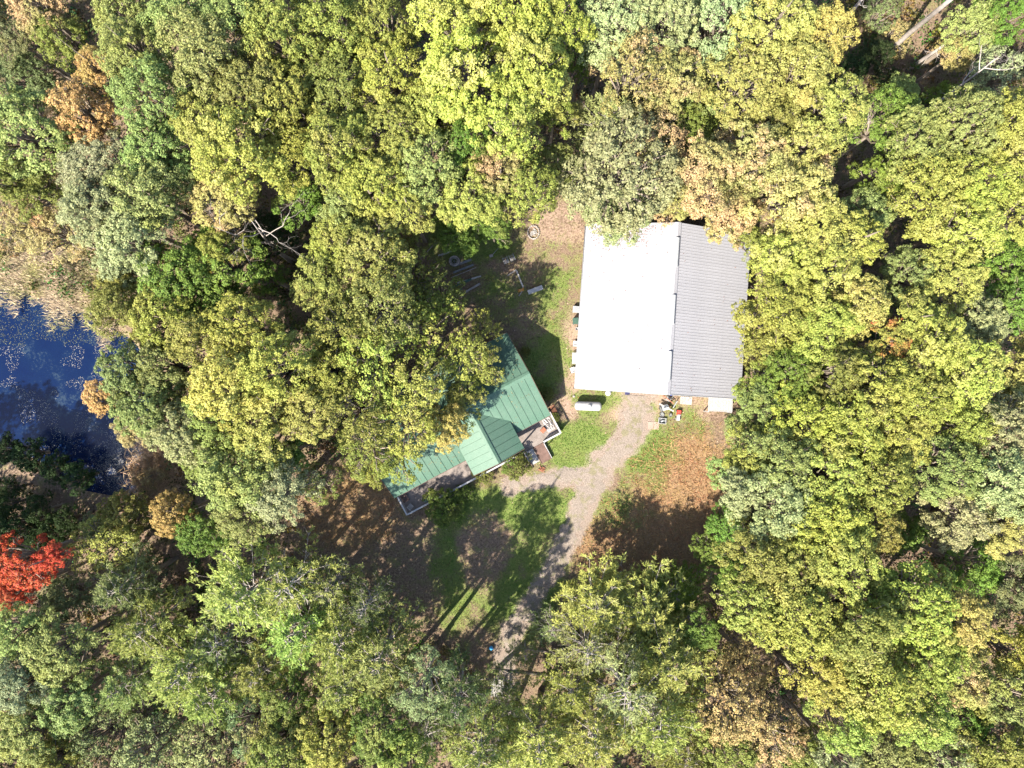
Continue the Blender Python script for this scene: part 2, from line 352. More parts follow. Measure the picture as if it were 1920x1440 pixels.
# (px, py, radius px, tree height m, kind, colour)  kinds: b broad, f fine-leaved, s sparse, p pine, t thin pine
T = [
(70,15,58,17,'b','P'),(125,75,52,15,'b','O'),(15,65,50,14,'b','C'),(55,140,52,11,'b','C'),(60,250,88,18,'f','M'),(20,330,55,16,'b','O'),
(178,125,36,17,'b','A'),(160,218,66,17,'b','A'),(235,30,66,18,'b','L'),(255,100,72,20,'f','L'),(345,40,80,20,'b','L'),(290,185,80,21,'b','L'),
(395,120,80,21,'b','L'),(445,35,70,20,'b','L'),(530,70,82,20,'b','Y'),(300,285,68,19,'b','L'),(390,225,74,20,'b','Y'),(470,175,72,20,'b','O'),
(455,290,84,20,'b','B'),(550,190,78,19,'b','Y'),(560,300,70,18,'b','Y'),(195,315,74,18,'b','S'),(195,400,74,18,'b','S'),(275,370,80,19,'b','L'),
(75,355,62,14,'b','O'),(45,420,55,10,'s','T'),(110,440,60,9,'s','T'),(260,450,72,18,'b','S'),(345,335,58,17,'b','L'),(420,370,66,17,'b','P'),(230,500,50,15,'b','S'),
(625,60,76,19,'b','Y'),(640,170,78,19,'b','O'),(640,285,80,20,'b','Y'),(560,375,50,13,'b','G'),(720,50,70,19,'b','Y'),(735,140,72,19,'b','Y'),
(735,245,72,19,'b','O'),(700,340,75,19,'b','Y'),(655,395,55,17,'b','L'),(810,210,70,18,'b','Y'),(800,315,75,18,'b','L'),(765,390,56,17,'b','Y'),
(850,50,86,21,'b','B'),(960,35,86,21,'b','B'),(880,150,92,22,'b','B'),(990,135,90,22,'b','B'),(1045,60,70,20,'b','B'),(950,235,80,20,'b','B'),
(1040,215,48,15,'b','Y'),(875,270,56,17,'b','G'),(940,325,62,17,'b','P'),(880,370,68,17,'b','Y'),(990,360,66,17,'b','Y'),(1045,310,42,14,'f','M'),
(860,430,52,11,'b','G'),(920,430,42,9,'b','G'),(1090,110,45,14,'b','G'),
(1150,50,78,19,'f','S'),(1240,40,80,19,'f','S'),(1180,150,82,19,'s','P'),(1260,150,74,18,'f','P'),(1150,235,74,18,'p','K'),(1165,320,112,19,'f','K'),
(1230,260,70,17,'s','P'),(1345,45,76,18,'f','S'),(1165,395,70,13,'f','K'),(1090,330,55,15,'p','K'),(1330,110,60,14,'f','S'),
(1450,50,82,20,'b','U'),(1540,70,62,19,'b','U'),(1390,160,74,19,'b','U'),(1490,150,70,19,'b','U'),(1550,215,72,19,'b','U'),(1290,250,60,15,'b','O'),
(1320,330,76,18,'b','P'),(1400,300,80,18,'b','P'),(1470,370,80,18,'b','P'),(1500,280,72,18,'b','U'),(1370,400,64,15,'b','P'),(1290,215,60,14,'f','L'),(1400,445,46,13,'b','O'),(1440,240,70,17,'b','O'),
(1260,380,42,14,'b','P'),
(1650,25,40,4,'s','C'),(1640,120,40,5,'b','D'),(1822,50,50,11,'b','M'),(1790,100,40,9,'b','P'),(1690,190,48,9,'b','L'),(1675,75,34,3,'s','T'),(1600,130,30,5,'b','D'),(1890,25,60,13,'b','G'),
(1880,140,55,11,'s','K'),(1775,195,50,7,'b','G'),(1655,235,55,13,'b','G'),(1720,270,72,17,'b','L'),(1800,235,72,18,'b','L'),(1885,250,76,18,'b','Y'),
(1650,340,52,14,'b','G'),(1735,360,74,17,'b','Y'),(1830,345,80,18,'b','Y'),(1900,400,70,17,'b','Y'),(1800,430,70,17,'b','B'),(1620,400,50,15,'b','L'),
(1520,420,72,18,'b','B'),(1600,455,62,18,'b','B'),(1460,480,64,17,'b','B'),(1540,520,74,18,'b','B'),(1600,570,62,17,'b','U'),(1460,575,76,17,'b','Y'),
(1540,610,70,17,'b','Y'),(1440,650,50,14,'b','Y'),(1700,520,62,15,'b','L'),(1780,520,66,16,'b','Y'),(1880,500,60,12,'b','G'),(1900,575,62,13,'b','G'),
(1820,600,62,15,'b','K'),(1700,600,60,17,'b','Y'),(1665,640,46,17,'b','X'),(1740,650,76,18,'b','B'),(1800,700,72,18,'b','B'),(1890,700,74,14,'b','U'),
(1640,720,70,18,'b','Y'),(1710,745,70,18,'b','Y'),(1560,700,60,17,'b','O'),(1480,700,62,16,'b','G'),(1425,760,56,15,'b','L'),(1500,780,72,17,'b','Y'),
(1590,790,76,18,'b','Y'),(1670,820,66,17,'b','Y'),(1400,850,56,15,'b','Y'),(1460,860,72,17,'b','L'),(1550,880,80,18,'b','Y'),(1640,900,74,18,'b','Y'),
(1390,920,52,16,'b','K'),(1450,955,72,17,'b','K'),(1540,970,76,18,'b','Y'),(1630,985,66,17,'b','O'),(1790,790,62,16,'b','Y'),(1870,800,72,17,'b','K'),
(1770,880,72,18,'b','L'),(1860,900,76,18,'b','K'),(1790,960,66,16,'b','K'),(1890,985,62,17,'b','U'),(1690,990,50,11,'b','G'),
(1415,1030,72,17,'b','O'),(1490,1050,76,18,'b','Y'),(1580,1060,82,19,'b','Y'),(1410,1120,72,17,'b','Y'),(1490,1150,82,19,'b','Y'),(1600,1160,88,19,'b','O'),
(1700,1130,82,19,'b','Y'),(1790,1160,72,18,'b','U'),(1720,1215,72,18,'b','Y'),(1540,1250,78,18,'b','Y'),(1640,1280,84,19,'b','B'),(1700,1330,70,18,'b','Y'),
(1570,1340,66,17,'b','Y'),(1820,1060,60,11,'b','G'),(1900,1100,60,12,'b','C'),(1790,1260,62,15,'b','P'),(1880,1210,60,14,'b','Y'),(1890,1300,72,16,'b','L'),
(1800,1340,60,13,'b','G'),(1860,1400,76,16,'b','Y'),(1760,1420,62,15,'s','K'),(1660,1410,66,15,'b','L'),(1570,1420,62,15,'s','S'),(1500,1400,56,13,'b','G'),
(1370,1320,72,15,'s','T'),(1440,1370,66,15,'s','T'),(1360,1410,60,15,'b','Y'),(1400,1240,50,11,'s','T'),
(1120,1140,80,11,'p','M'),(1215,1150,88,10,'p','M'),(1205,1222,26,14,'p','M'),(1232,1232,26,15,'p','K'),(1262,1215,24,14,'p','M'),(1180,1240,24,15,'p','K'),(1265,1115,60,8,'p','G'),(1100,1215,72,14,'t','K'),(1250,1240,88,15,'p','M'),(1170,1290,88,17,'t','K'),
(1230,1350,84,17,'p','M'),(1070,1290,66,14,'p','M'),(1110,1380,84,17,'p','M'),(1010,1390,84,16,'p','M'),(900,1410,92,17,'p','M'),(860,1305,60,18,'p','C'),(795,1282,60,18,'s','C'),
(1290,1420,60,15,'p','L'),(1035,1180,42,8,'t','C'),(958,1272,44,9,'t','C'),(985,1225,34,7,'t','C'),(960,1330,52,9,'t','C'),(1310,1180,40,12,'b','G'),
(715,1230,92,17,'p','M'),(640,1200,84,17,'p','M'),(560,1180,86,15,'p','M'),(650,1280,72,16,'p','M'),(460,1115,92,17,'p','M'),(545,1095,76,16,'t','M'),
(420,1200,72,14,'t','C'),(350,1260,86,16,'p','M'),(270,1180,78,15,'p','M'),(230,1100,64,14,'p','C'),(400,1300,70,15,'p','M'),(240,1280,66,14,'p','K'),
(620,1100,58,13,'t','K'),(690,1130,54,17,'t','C'),(490,1260,62,14,'p','M'),
(40,1180,62,15,'b','L'),(120,1210,66,15,'b','L'),(50,1270,66,15,'b','S'),(130,1310,62,14,'b','L'),(60,1370,66,15,'b','L'),(100,1430,60,14,'b','Y'),
(200,1380,60,12,'s','C'),(290,1400,66,13,'s','K'),(390,1400,60,13,'s','K'),(470,1360,60,13,'s','C'),(540,1310,60,14,'b','G'),(530,1400,66,15,'b','Y'),
(620,1380,66,15,'b','Y'),(710,1370,62,17,'b','G'),(760,1430,60,17,'b','Y'),(800,1370,52,12,'t','C'),
(35,1050,62,14,'b','R'),(100,1045,36,13,'b','R'),(30,1110,34,12,'b','R'),(200,1020,60,10,'s','Y'),(240,965,52,8,'b','O'),(330,965,46,14,'b','A'),(130,1120,50,10,'b','C'),
(385,985,62,14,'b','G'),(450,890,76,17,'b','L'),(530,920,68,16,'b','S'),(598,905,44,11,'s','O'),(520,850,60,14,'b','G'),(400,850,52,14,'b','O'),(460,970,62,15,'b','L'),
(245,700,60,16,'b','L'),(190,745,38,15,'b','A'),(290,760,76,17,'b','L'),(350,810,66,17,'b','K'),(320,690,66,16,'b','L'),(260,800,40,13,'b','T'),
(390,650,66,18,'b','Y'),(460,620,76,19,'b','Y'),(440,720,84,20,'b','B'),(520,690,76,20,'b','B'),(500,790,76,18,'b','B'),(410,790,62,17,'b','Y'),(575,770,66,18,'b','U'),
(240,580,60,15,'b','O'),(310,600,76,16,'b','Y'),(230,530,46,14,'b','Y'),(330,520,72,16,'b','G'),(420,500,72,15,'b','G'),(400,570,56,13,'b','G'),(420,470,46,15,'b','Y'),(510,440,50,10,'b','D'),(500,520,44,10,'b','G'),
(640,450,62,17,'b','Y'),(700,480,74,18,'b','O'),(610,530,70,17,'b','O'),(770,500,68,11,'v','O'),(720,570,82,18,'s','O'),(820,560,66,10,'v','O'),
(640,620,80,18,'s','O'),(800,620,84,12,'v','Y'),(700,680,88,17,'s','Y'),(870,665,56,12,'v','Y'),(620,700,70,17,'b','Y'),(780,720,70,15,'s','Y'),(660,770,80,16,'s','O'),
(760,790,74,14,'s','Y'),(745,858,50,9,'s','Y'),(852,775,44,9,'v','Y'),(690,880,36,8,'s','Y'),(830,800,48,11,'b','U'),(690,840,60,13,'s','O'),
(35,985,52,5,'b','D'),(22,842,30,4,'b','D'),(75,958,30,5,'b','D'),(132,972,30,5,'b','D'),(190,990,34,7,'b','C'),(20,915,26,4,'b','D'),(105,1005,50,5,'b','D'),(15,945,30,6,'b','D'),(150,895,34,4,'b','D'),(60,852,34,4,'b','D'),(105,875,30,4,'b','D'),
(1432,600,54,14,'b','Y'),(1422,725,50,14,'b','Y'),(1365,885,44,8,'b','L'),(1362,985,44,8,'b','G'),(1368,1065,46,8,'b','G'),(1395,805,44,10,'b','L'),
(905,620,40,9,'v','Y'),(915,690,38,8,'s','Y'),(870,740,40,9,'s','Y'),(1330,1030,34,6,'b','G'),
]
ZONES = [ # x0,y0,x1,y1, phrase
 (0,0,215,310,"in the top left corner"),(0,310,160,1440*0+480,"above the reed bank of the pond"),
 (215,0,500,140,"along the top edge, left"),(500,0,780,140,"along the top edge, left of centre"),(780,0,1100,140,"along the top edge, centre"),
 (1100,0,1400,140,"along the top edge above the barn"),(1400,0,1600,260,"left of the white snags"),(1600,0,1920,210,"among the white snags, top right"),
 (160,140,520,330,"in the upper left woods"),(520,140,820,330,"in the woods above the fallen boards"),(820,140,1075,330,"in the woods above the fire ring"),
 (1075,140,1310,300,"in the pines above the barn"),(1310,140,1600,460,"behind the barn's upper right corner"),(1075,300,1310,460,"overhanging the barn's top edge"),
 (1600,210,1920,460,"at the right edge below the snags"),(160,330,350,520,"left of the bare dead tree"),(350,330,620,480,"beside the bare dead tree"),
 (620,330,1075,470,"along the top of the yard"),
 (1410,460,1640,670,"along the barn's right side"),(1640,460,1920,680,"in the right woods level with barn"),
 (1640,680,1920,1010,"in the right woods below barn level"),(1380,670,1640,1010,"right of the straw slope"),
 (1370,1010,1660,1200,"right of the trunk shadows"),(1660,1010,1920,1240,"at the lower right edge"),(1340,1200,1660,1440,"at the bottom, right of the pines"),(1660,1240,1920,1440,"in the bottom right corner"),
 (990,1060,1340,1240,"below the straw slope"),(820,1240,1340,1440,"around the lower end of the drive"),(580,1040,820,1300,"left of the lower drive"),
 (300,1040,580,1320,"below the house, left"),(150,1060,300,1340,"right of the red tree"),(0,1150,150,1440,"in the bottom left corner"),(150,1340,580,1440,"along the bottom edge, left"),
 (580,1300,820,1440,"along the bottom edge, left of drive"),(0,1030,150,1150,"at the lower left edge"),(0,820,210,1030,"in the dark patch below the pond"),(0,1000,150,1150,"at the lower left edge"),
 (150,900,360,1060,"between the pond and the pines"),(360,830,600,1030,"left of the house's lower corner"),
 (160,640,370,830,"on the pond's right bank"),(160,480,370,640,"above the pond's right bank"),(370,460,590,600,"in the dark hollow under the dead tree"),
 (370,600,600,830,"left of the green-roofed house"),(590,440,860,600,"above the green-roofed house"),(600,600,960,900,"overhanging the green-roofed house"),
]
def zone(x, y):
    for a,b,c,d,s in ZONES:
        if a <= x < c and b <= y < d: return s
    return "near the bottom edge" if y > 1100 else "in the middle woods"
NOUN = {'b':"broadleaf tree", 'f':"soft-crowned tree", 's':"thin-leaved tree", 'v':"airy-crowned tree", 'p':"pine", 't':"thin pine"}
CAT = {'b':"tree", 'f':"tree", 's':"tree", 'v':"tree", 'p':"pine tree", 't':"pine tree"}
ORD = ["leftmost","second from left","third from left","fourth from left","fifth from left","sixth from left","seventh from left","eighth from left","ninth from left"]+["%dth from left" % q for q in range(10, 40)]
sets = {}
for i, (x,y,r,H,k,c) in enumerate(T): sets.setdefault((zone(x,y),k,c), []).append(i)
def tree_label(i):
    x,y,r,H,k,c = T[i]; z = zone(x,y); g = sorted(sets[(z,k,c)], key=lambda j: T[j][0])
    s = "%s %s %s" % (PAL[c][0], NOUN[k], z)
    if len(g) > 1: s += ", %s" % ORD[g.index(i)]
    return s
def inside(X, Y, poly):
    r = np.zeros(X.shape, bool); n = len(poly)
    for i in range(n):
        (x0,y0),(x1,y1) = poly[i], poly[(i+1)%n]
        with np.errstate(divide='ignore', invalid='ignore'):
            c = ((y0 > Y) != (y1 > Y)) & (X < (x1-x0)*(Y-y0)/(y1-y0+1e-12)+x0)
        r ^= c
    return r
def g(p): return at(p[0], p[1])[:2]
CLEAR = [g(p) for p in [(800,430),(980,370),(1090,370),(1100,400),(1430,410),(1420,800),(1390,950),(1370,1110),(1180,1130),(1060,1180),(1000,1330),(890,1330),(880,1230),(720,1160),(550,1020),(590,880),(690,840),(700,640),(780,560)]]
HOUSE0 = np.array([-12.42,-12.08]); HU = np.array([.882,.470]); HV = np.array([-.470,.882])
BARN0 = np.array([6.69,-.45]); BV = np.array([.065,.998]); BU = np.array([.998,-.065])
def blocked(X, Y, m=0.0):
    a = (X-HOUSE0[0])*HU[0]+(Y-HOUSE0[1])*HU[1]; b = (X-HOUSE0[0])*HV[0]+(Y-HOUSE0[1])*HV[1]
    c = (X-BARN0[0])*BU[0]+(Y-BARN0[1])*BU[1]; d = (X-BARN0[0])*BV[0]+(Y-BARN0[1])*BV[1]
    return ((a > -m) & (a < 18.9+m) & (b > -2.4-m) & (b < 9.9+m)) | ((c > .2-m) & (c < 17.3+m) & (d > .1-m) & (d < 17.2+m))
def base_for(cx, cy, H):
    """foot of a trunk: below the crown, or nearby outside the buildings and the open clearing"""
    A = np.linspace(0, 2*math.pi, 24, endpoint=False); best = (cx, cy)
    one = lambda x, y, m: bool(blocked(np.array([x]), np.array([y]), m)[0])
    openg = lambda x, y: bool(inside(np.array([x]), np.array([y]), CLEAR)[0])
    if not one(cx, cy, .6) and not (openg(cx, cy) and H > 6): return best
    for need_wood in (True, False):
        for q in np.arange(.5, 7.0 if need_wood else 12, .5):
            for a in sorted(A, key=lambda a: -(math.cos(a)*cx+math.sin(a)*cy)):
                x, y = cx+q*math.cos(a), cy+q*math.sin(a)
                if not one(x, y, .6) and not (need_wood and openg(x, y)): return (x, y)
    return best
rng0 = np.random.default_rng(5)
BANK = {'b':BROAD, 'f':FINE, 's':SPARSE, 'v':AIRY, 'p':PINE, 't':THINP}
for i, (x,y,r,H,k,c) in enumerate(T):
    pine = k in 'pt'
    zc = H*(.74 if pine else .74)
    Rm = r*(CAMZ-zc)/1280*(1.08 if pine else 1.10)
    if not pine: zc = max(H - .62*Rm, .55*Rm)
    cx, cy, _ = at(x, y, zc)
    name = {'b':"broadleaf_tree",'f':"broadleaf_tree",'s':"broadleaf_tree",'v':"broadleaf_tree",'p':"pine_tree",'t':"pine_tree"}[k]
    bx_, by_ = base_for(cx, cy, H); ox, oy = cx-bx_, cy-by_
    t = thing(name, tree_label(i), CAT[k], (bx_,by_,0), 0, "pines of the wood" if pine else "broadleaf trees of the wood")
    bank = BANK[k]; me, br = bank[int(rng0.integers(len(bank)))]
    rz = rng0.uniform(0, 6.28); sc = (Rm*rng0.uniform(.88,1.14), Rm*rng0.uniform(.88,1.14), Rm*rng0.uniform(.8,1.15))
    if pine:
        sz = H*.48/2.1; z0 = H*.52; sc = (sc[0], sc[1], sz)
    else: z0 = zc
    co = link("crown", me, t, (ox,oy,z0), (0,0,rz), sc)
    adj, base, acc, amt = PAL[c]; j = rng0.uniform(.88,1.14)*1.42; jj = rng0.normal(size=3)*.05
    co.color = tuple(max(0,b*j*(1+q)*w) for b, q, w in zip(base, jj, (1.0,1.0,.78 if pine else .98))) + (1,)
    co["accent"] = [float(a*j*w) for a, w in zip(acc, (.98,1.0,1.0))]; co["accent_amount"] = float(amt-.10 + rng0.uniform(-.05,.05))
    link("branches", br, t, (ox,oy,z0), (0,0,rz), sc)
    tr = .045*Rm + .09
    ht = z0+.2 if pine else max(.3, z0-.75*Rm)+.1
    v = Vector((ox, oy, ht)); tro = link("trunk", TRUNKS[i%3], t, (0,0,-.05), (0,0,0), (tr, tr, v.length)); tro.rotation_euler = v.to_track_quat('Z','Y').to_euler()

# ------------------------------------------------------------------ bare and dead trees
def dead_tree(px, py, H, label, seed, spread=2.2, rad=.22, lean=(0,0), depth=3, kids=3, mat='palebark', cat="dead tree", zref=None):
    zz = H if zref is None else zref
    x, y, _ = at(px, py, zz); x -= lean[0]; y -= lean[1]
    t = thing("dead_tree", label, cat, (x,y,0)); rng = np.random.default_rng(seed)
    mb = MB(); hb = H*.55; p1 = (lean[0]*.4, lean[1]*.4, hb)
    mb.tube([(0,0,-.1),(lean[0]*.15,lean[1]*.15,hb*.5),p1,(lean[0]*.8,lean[1]*.8,H*.85),(lean[0],lean[1],H)], [rad*1.2,rad,rad*.8,rad*.45,rad*.12], n=8)
    part("trunk", mb, mat, t)
    b = MB()
    if depth >= 0:
        for k in range(kids+3):
            f = rng.uniform(.5,.95); a = rng.uniform(0,6.28); p = np.array([lean[0]*f,lean[1]*f,H*f])
            grow(b, p, unit(np.array([math.cos(a),math.sin(a),.35])), spread*rng.uniform(.7,1.2)*(1.3-f*.4), rad*.38, depth-1, rng, .28, 3, 4)
        part("branches", b, mat, t)
    return t
dead_tree(470,412,18.5,"bare grey dead tree lying over the dark hollow, twisted branches", 11, 4.0, .16, lean=(2.5,.3))
dead_tree(398,424,17.5,"smaller bare tree with curling grey limbs left of the large bare tree", 12, 2.8, .11, lean=(-1.8,-.1), depth=3)
dead_tree(1875,105,15,"bare brush-like dead tree with fan of grey branches, right edge", 13, 2.2, .16, lean=(2.5,2.5))
dead_tree(1640,222,12,"small bare twiggy tree between golden and light green crowns", 14, 1.5, .08, lean=(.5,.3), depth=2)
def snag(pa, pb, za, zb, rad, label, seed, stubs=3):
    a = np.array(at(*pa, za)); b = np.array(at(*pb, zb)); t = thing("standing_snag", label, "dead tree", (a[0],a[1],0)); rng = np.random.default_rng(seed)
    d = b-a; mb = MB(); mb.tube([(0,0,-.1),(d[0]*.05,d[1]*.05,za*.5),(0,0,za),tuple(d*[.5,.5,.5]+[0,0,za]),(d[0],d[1],zb)], [rad*1.25,rad*1.1,rad,rad*.85,rad*.6], n=9)
    part("trunk", mb, 'palebark', t); bb = MB()
    for k in range(stubs):
        f = rng.uniform(.25,.9); p = d*f; p[2] = za+(zb-za)*f; q = unit(rng.normal(size=3)+[0,0,.4])
        grow(bb, p, q, rng.uniform(.7,1.4), rad*.25, 1, rng, .2, 2, 4)
    part("branches", bb, 'palebark', t)
snag((1568,55),(1625,-12),4,17,.20,"white bare trunk standing left, one of two at the top edge",21)
snag((1705,62),(1800,-15),4,19,.26,"thickest white bare trunk, right of the thinner one, top edge",22,2)
snag((1722,117),(1768,86),2,8,.20,"short broken pale snag below the thick white trunk",23,4)

# ------------------------------------------------------------------ ground masks
def seg_dist(X, Y, pts):
    d = np.full(X.shape, 1e9)
    for (x0,y0),(x1,y1) in zip(pts[:-1], pts[1:]):
        vx, vy = x1-x0, y1-y0; t = np.clip(((X-x0)*vx+(Y-y0)*vy)/(vx*vx+vy*vy+1e-9), 0, 1)
        d = np.minimum(d, np.hypot(X-x0-vx*t, Y-y0-vy*t))
    return d
DRIVE = [g(p) for p in [(1196,742),(1192,790),(1168,835),(1130,868),(1112,900),(1095,945),(1068,1005),(1040,1060),(1004,1115),(968,1170),(948,1230),(944,1290),(940,1360),(945,1500)]]
DW = [2.1,1.8,1.5,1.6,1.8,1.45,1.3,1.15,1.1,1.15,1.1,.8,.55,.5]
SPUR = [g(p) for p in [(1115,888),(1060,893),(1005,902),(955,912)]]
LOOP = [g(p) for p in [(955,912),(890,925),(850,965),(846,1030),(870,1085),(915,1140),(960,1180)]]
POND = [g(p) for p in [(-260,470),(-60,520),(-20,545),(20,532),(60,568),(100,556),(140,592),(175,585),(205,620),(240,640),(285,700),(290,770),(310,840),(290,900),(230,930),(150,915),(80,865),(0,830),(-260,770)]]
BANKP = [g(p) for p in [(-40,850),(60,880),(140,915),(240,965)]]
def blob(X, Y, px, py, rx, ry, soft=.5):
    cx, cy = g((px,py)); d = np.hypot((X-cx)/(rx*.0586), (Y-cy)/(ry*.0586)); return np.clip((1-d)/soft+.5, 0, 1)
def vnoise(X, Y, s, seed):
    r = np.random.default_rng(seed); t = r.uniform(size=(64,64)); x = X/s+500; y = Y/s+500
    xi = np.floor(x).astype(int); yi = np.floor(y).astype(int); fx = x-xi; fy = y-yi; fx = fx*fx*(3-2*fx); fy = fy*fy*(3-2*fy)
    a = t[xi%64, yi%64]; b = t[(xi+1)%64, yi%64]; c = t[xi%64,(yi+1)%64]; d = t[(xi+1)%64,(yi+1)%64]
    return (a*(1-fx)+b*fx)*(1-fy)+(c*(1-fx)+d*fx)*fy
def drive_d(X, Y):                      # distance to the drive minus its local half width
    d = np.full(X.shape, 1e9)
    for i in range(len(DRIVE)-1):
        (x0,y0),(x1,y1) = DRIVE[i], DRIVE[i+1]; vx, vy = x1-x0, y1-y0
        t = np.clip(((X-x0)*vx+(Y-y0)*vy)/(vx*vx+vy*vy), 0, 1); d = np.minimum(d, np.hypot(X-x0-vx*t, Y-y0-vy*t)-(DW[i]*(1-t)+DW[i+1]*t))
    return np.minimum(d, seg_dist(X, Y, SPUR)-.95)
def masks(X, Y):
    n = (vnoise(X,Y,1.1,1)-.5)*1.0 + (vnoise(X,Y,.45,2)-.5)*.6
    gr = np.clip(.5-(drive_d(X,Y)+n*.8)/.9, 0, 1)
    grass = np.maximum.reduce([blob(X,Y,1075,835,75,48), blob(X,Y,980,955,110,55,.7), blob(X,Y,880,960,70,50,.7), blob(X,Y,985,1080,80,120,.7)*.85,
        blob(X,Y,860,1050,50,140,.8)*.9, blob(X,Y,1120,755,45,32,.8)*.8, blob(X,Y,1020,680,60,75,.7)*.75, blob(X,Y,1208,832,58,76,.8)*.95, blob(X,Y,1275,790,50,36,.9)*.6, blob(X,Y,880,450,90,50,.8)*.8,
        blob(X,Y,1040,560,60,90,1)*.55, blob(X,Y,950,560,80,60,1)*.5, blob(X,Y,960,1160,70,50,.7)*.7, blob(X,Y,1150,960,60,40,.9)*.5, blob(X,Y,930,1100,60,80)*.8])
    grass = np.clip(grass - .95*blob(X,Y,905,1030,52,72,.5) + (n*.6), 0, 1)
    straw = np.maximum.reduce([blob(X,Y,1290,935,108,130,.6), blob(X,Y,1200,1030,120,90,.6), blob(X,Y,660,960,100,80,.7)*.6])
    straw = np.clip(straw + n*.5, 0, 1)*(1-np.clip(gr,0,1))
    dirt = np.maximum.reduce([blob(X,Y,1190,760,62,42,.6), blob(X,Y,1070,690,22,110,.5)*.9, blob(X,Y,1090,750,45,22,.7)*.6, blob(X,Y,1050,420,60,40,.7)*.6,blob(X,Y,1290,770,70,30,.6)*.6])
    dirt = np.clip(dirt + n*.4, 0, 1)
    path = np.clip(.5-(seg_dist(X,Y,BANKP)-.9+n*.5)/.6, 0, 1)
    return grass, gr, straw, np.maximum(dirt, path*.45)  # bank path's dirt weakened, putting its shade into the colour
def pond_depth(X, Y):
    ins = inside(X, Y, POND); d = seg_dist(X, Y, POND+[POND[0]]); return np.where(ins, d, -d)
def ground_z(X, Y):
    d = pond_depth(X, Y); z = np.where(d > -1.2, -np.clip((d+1.2)/3.0, 0, 1)*1.5, 0)
    return z + (vnoise(X,Y,3.5,9)-.5)*.12*np.clip(-d-1, 0, 1)
xs = np.concatenate([np.array([-1500,-600,-250,-130,-95]), np.arange(-75,-24,.9), np.arange(-24,26,.3), np.arange(26,75,.9), np.array([95,130,250,600,1500])])
ys = np.concatenate([np.array([-1500,-600,-250,-130,-90]), np.arange(-62,-36,.9), np.arange(-36,22,.3), np.arange(22,62,.9), np.array([90,130,250,600,1500])])
GX, GY = np.meshgrid(xs, ys, indexing='ij'); GZ = ground_z(GX, GY)
nx, ny = GX.shape; idx = np.arange(nx*ny).reshape(nx, ny)
F = np.stack([idx[:-1,:-1], idx[1:,:-1], idx[1:,1:], idx[:-1,1:]], -1).reshape(-1,4)
gme = bpy.data.meshes.new("ground"); nv = nx*ny
gme.vertices.add(nv); gme.vertices.foreach_set("co", np.stack([GX,GY,GZ],-1).reshape(-1).astype(np.float32))
gme.loops.add(F.size); gme.loops.foreach_set("vertex_index", F.reshape(-1).astype(np.int32))
gme.polygons.add(len(F)); gme.polygons.foreach_set("loop_start", np.arange(0, F.size, 4, dtype=np.int32)); gme.polygons.foreach_set("use_smooth", np.ones(len(F), bool))
for nm, a in zip(("grass","gravel","straw","dirt"), masks(GX, GY)):
    at_ = gme.attributes.new(nm, 'FLOAT', 'POINT'); at_.data.foreach_set("value", a.reshape(-1).astype(np.float32))
gme.update(calc_edges=True)

def ground_mat():
    m, nt, b = newmat("ground_cover")
    A = {k: N(nt, "ShaderNodeAttribute", attribute_name=k).outputs["Fac"] for k in ("grass","gravel","straw","dirt")}
    n1 = noise(nt, .9, 6, .7).outputs["Fac"]; n2 = noise(nt, 4.5, 5, .7).outputs["Fac"]; n3 = noise(nt, 14, 4, .7).outputs["Fac"]
    def brk(mask, src, w=.5):            # break a soft mask up with noise
        return ramp(nt, mathn(nt,'ADD', mask, mathn(nt,'MULTIPLY', mathn(nt,'SUBTRACT', src, .5), 2.2)), .5-w/2, .5+w/2)
    litter = mixc(nt, ramp(nt, n2, .35,.65), (.085,.058,.038), (.20,.14,.10))
    litter = mixc(nt, ramp(nt, n1, .5,.72), litter, (.14,.145,.05))
    c = litter
    dirt = mixc(nt, ramp(nt, n2, .3,.7), (.19,.125,.09), (.28,.205,.155))
    c = mixc(nt, brk(A["dirt"], n2), c, dirt)
    straw = mixc(nt, ramp(nt, n2, .35,.65), (.14,.085,.045), (.25,.16,.085))
    c = mixc(nt, brk(A["straw"], n2), c, straw)
    grass = mixc(nt, ramp(nt, n2, .3,.7), (.065,.11,.02), (.15,.165,.05))
    c = mixc(nt, brk(A["grass"], n2), c, grass)
    grav = mixc(nt, ramp(nt, n3, .35,.65), (.12,.09,.07), (.25,.20,.165))
    c = mixc(nt, brk(A["gravel"], n3, .35), c, grav)
    f = ramp_out(nt, n3, .25,.75,.7,1.25)
    nt.links.new(scale_col(nt, c, f), b.inputs["Base Color"]); b.inputs["Roughness"].default_value = .95; b.inputs["Specular IOR Level"].default_value = .15
    bump(nt, b, mathn(nt,'ADD', n3, n2), .6, .08)
    return m
M['ground'] = ground_mat(); gme.materials.append(M['ground'])
tag(link("ground", gme), "leaf-strewn ground of the clearing and the wood", kind='structure')

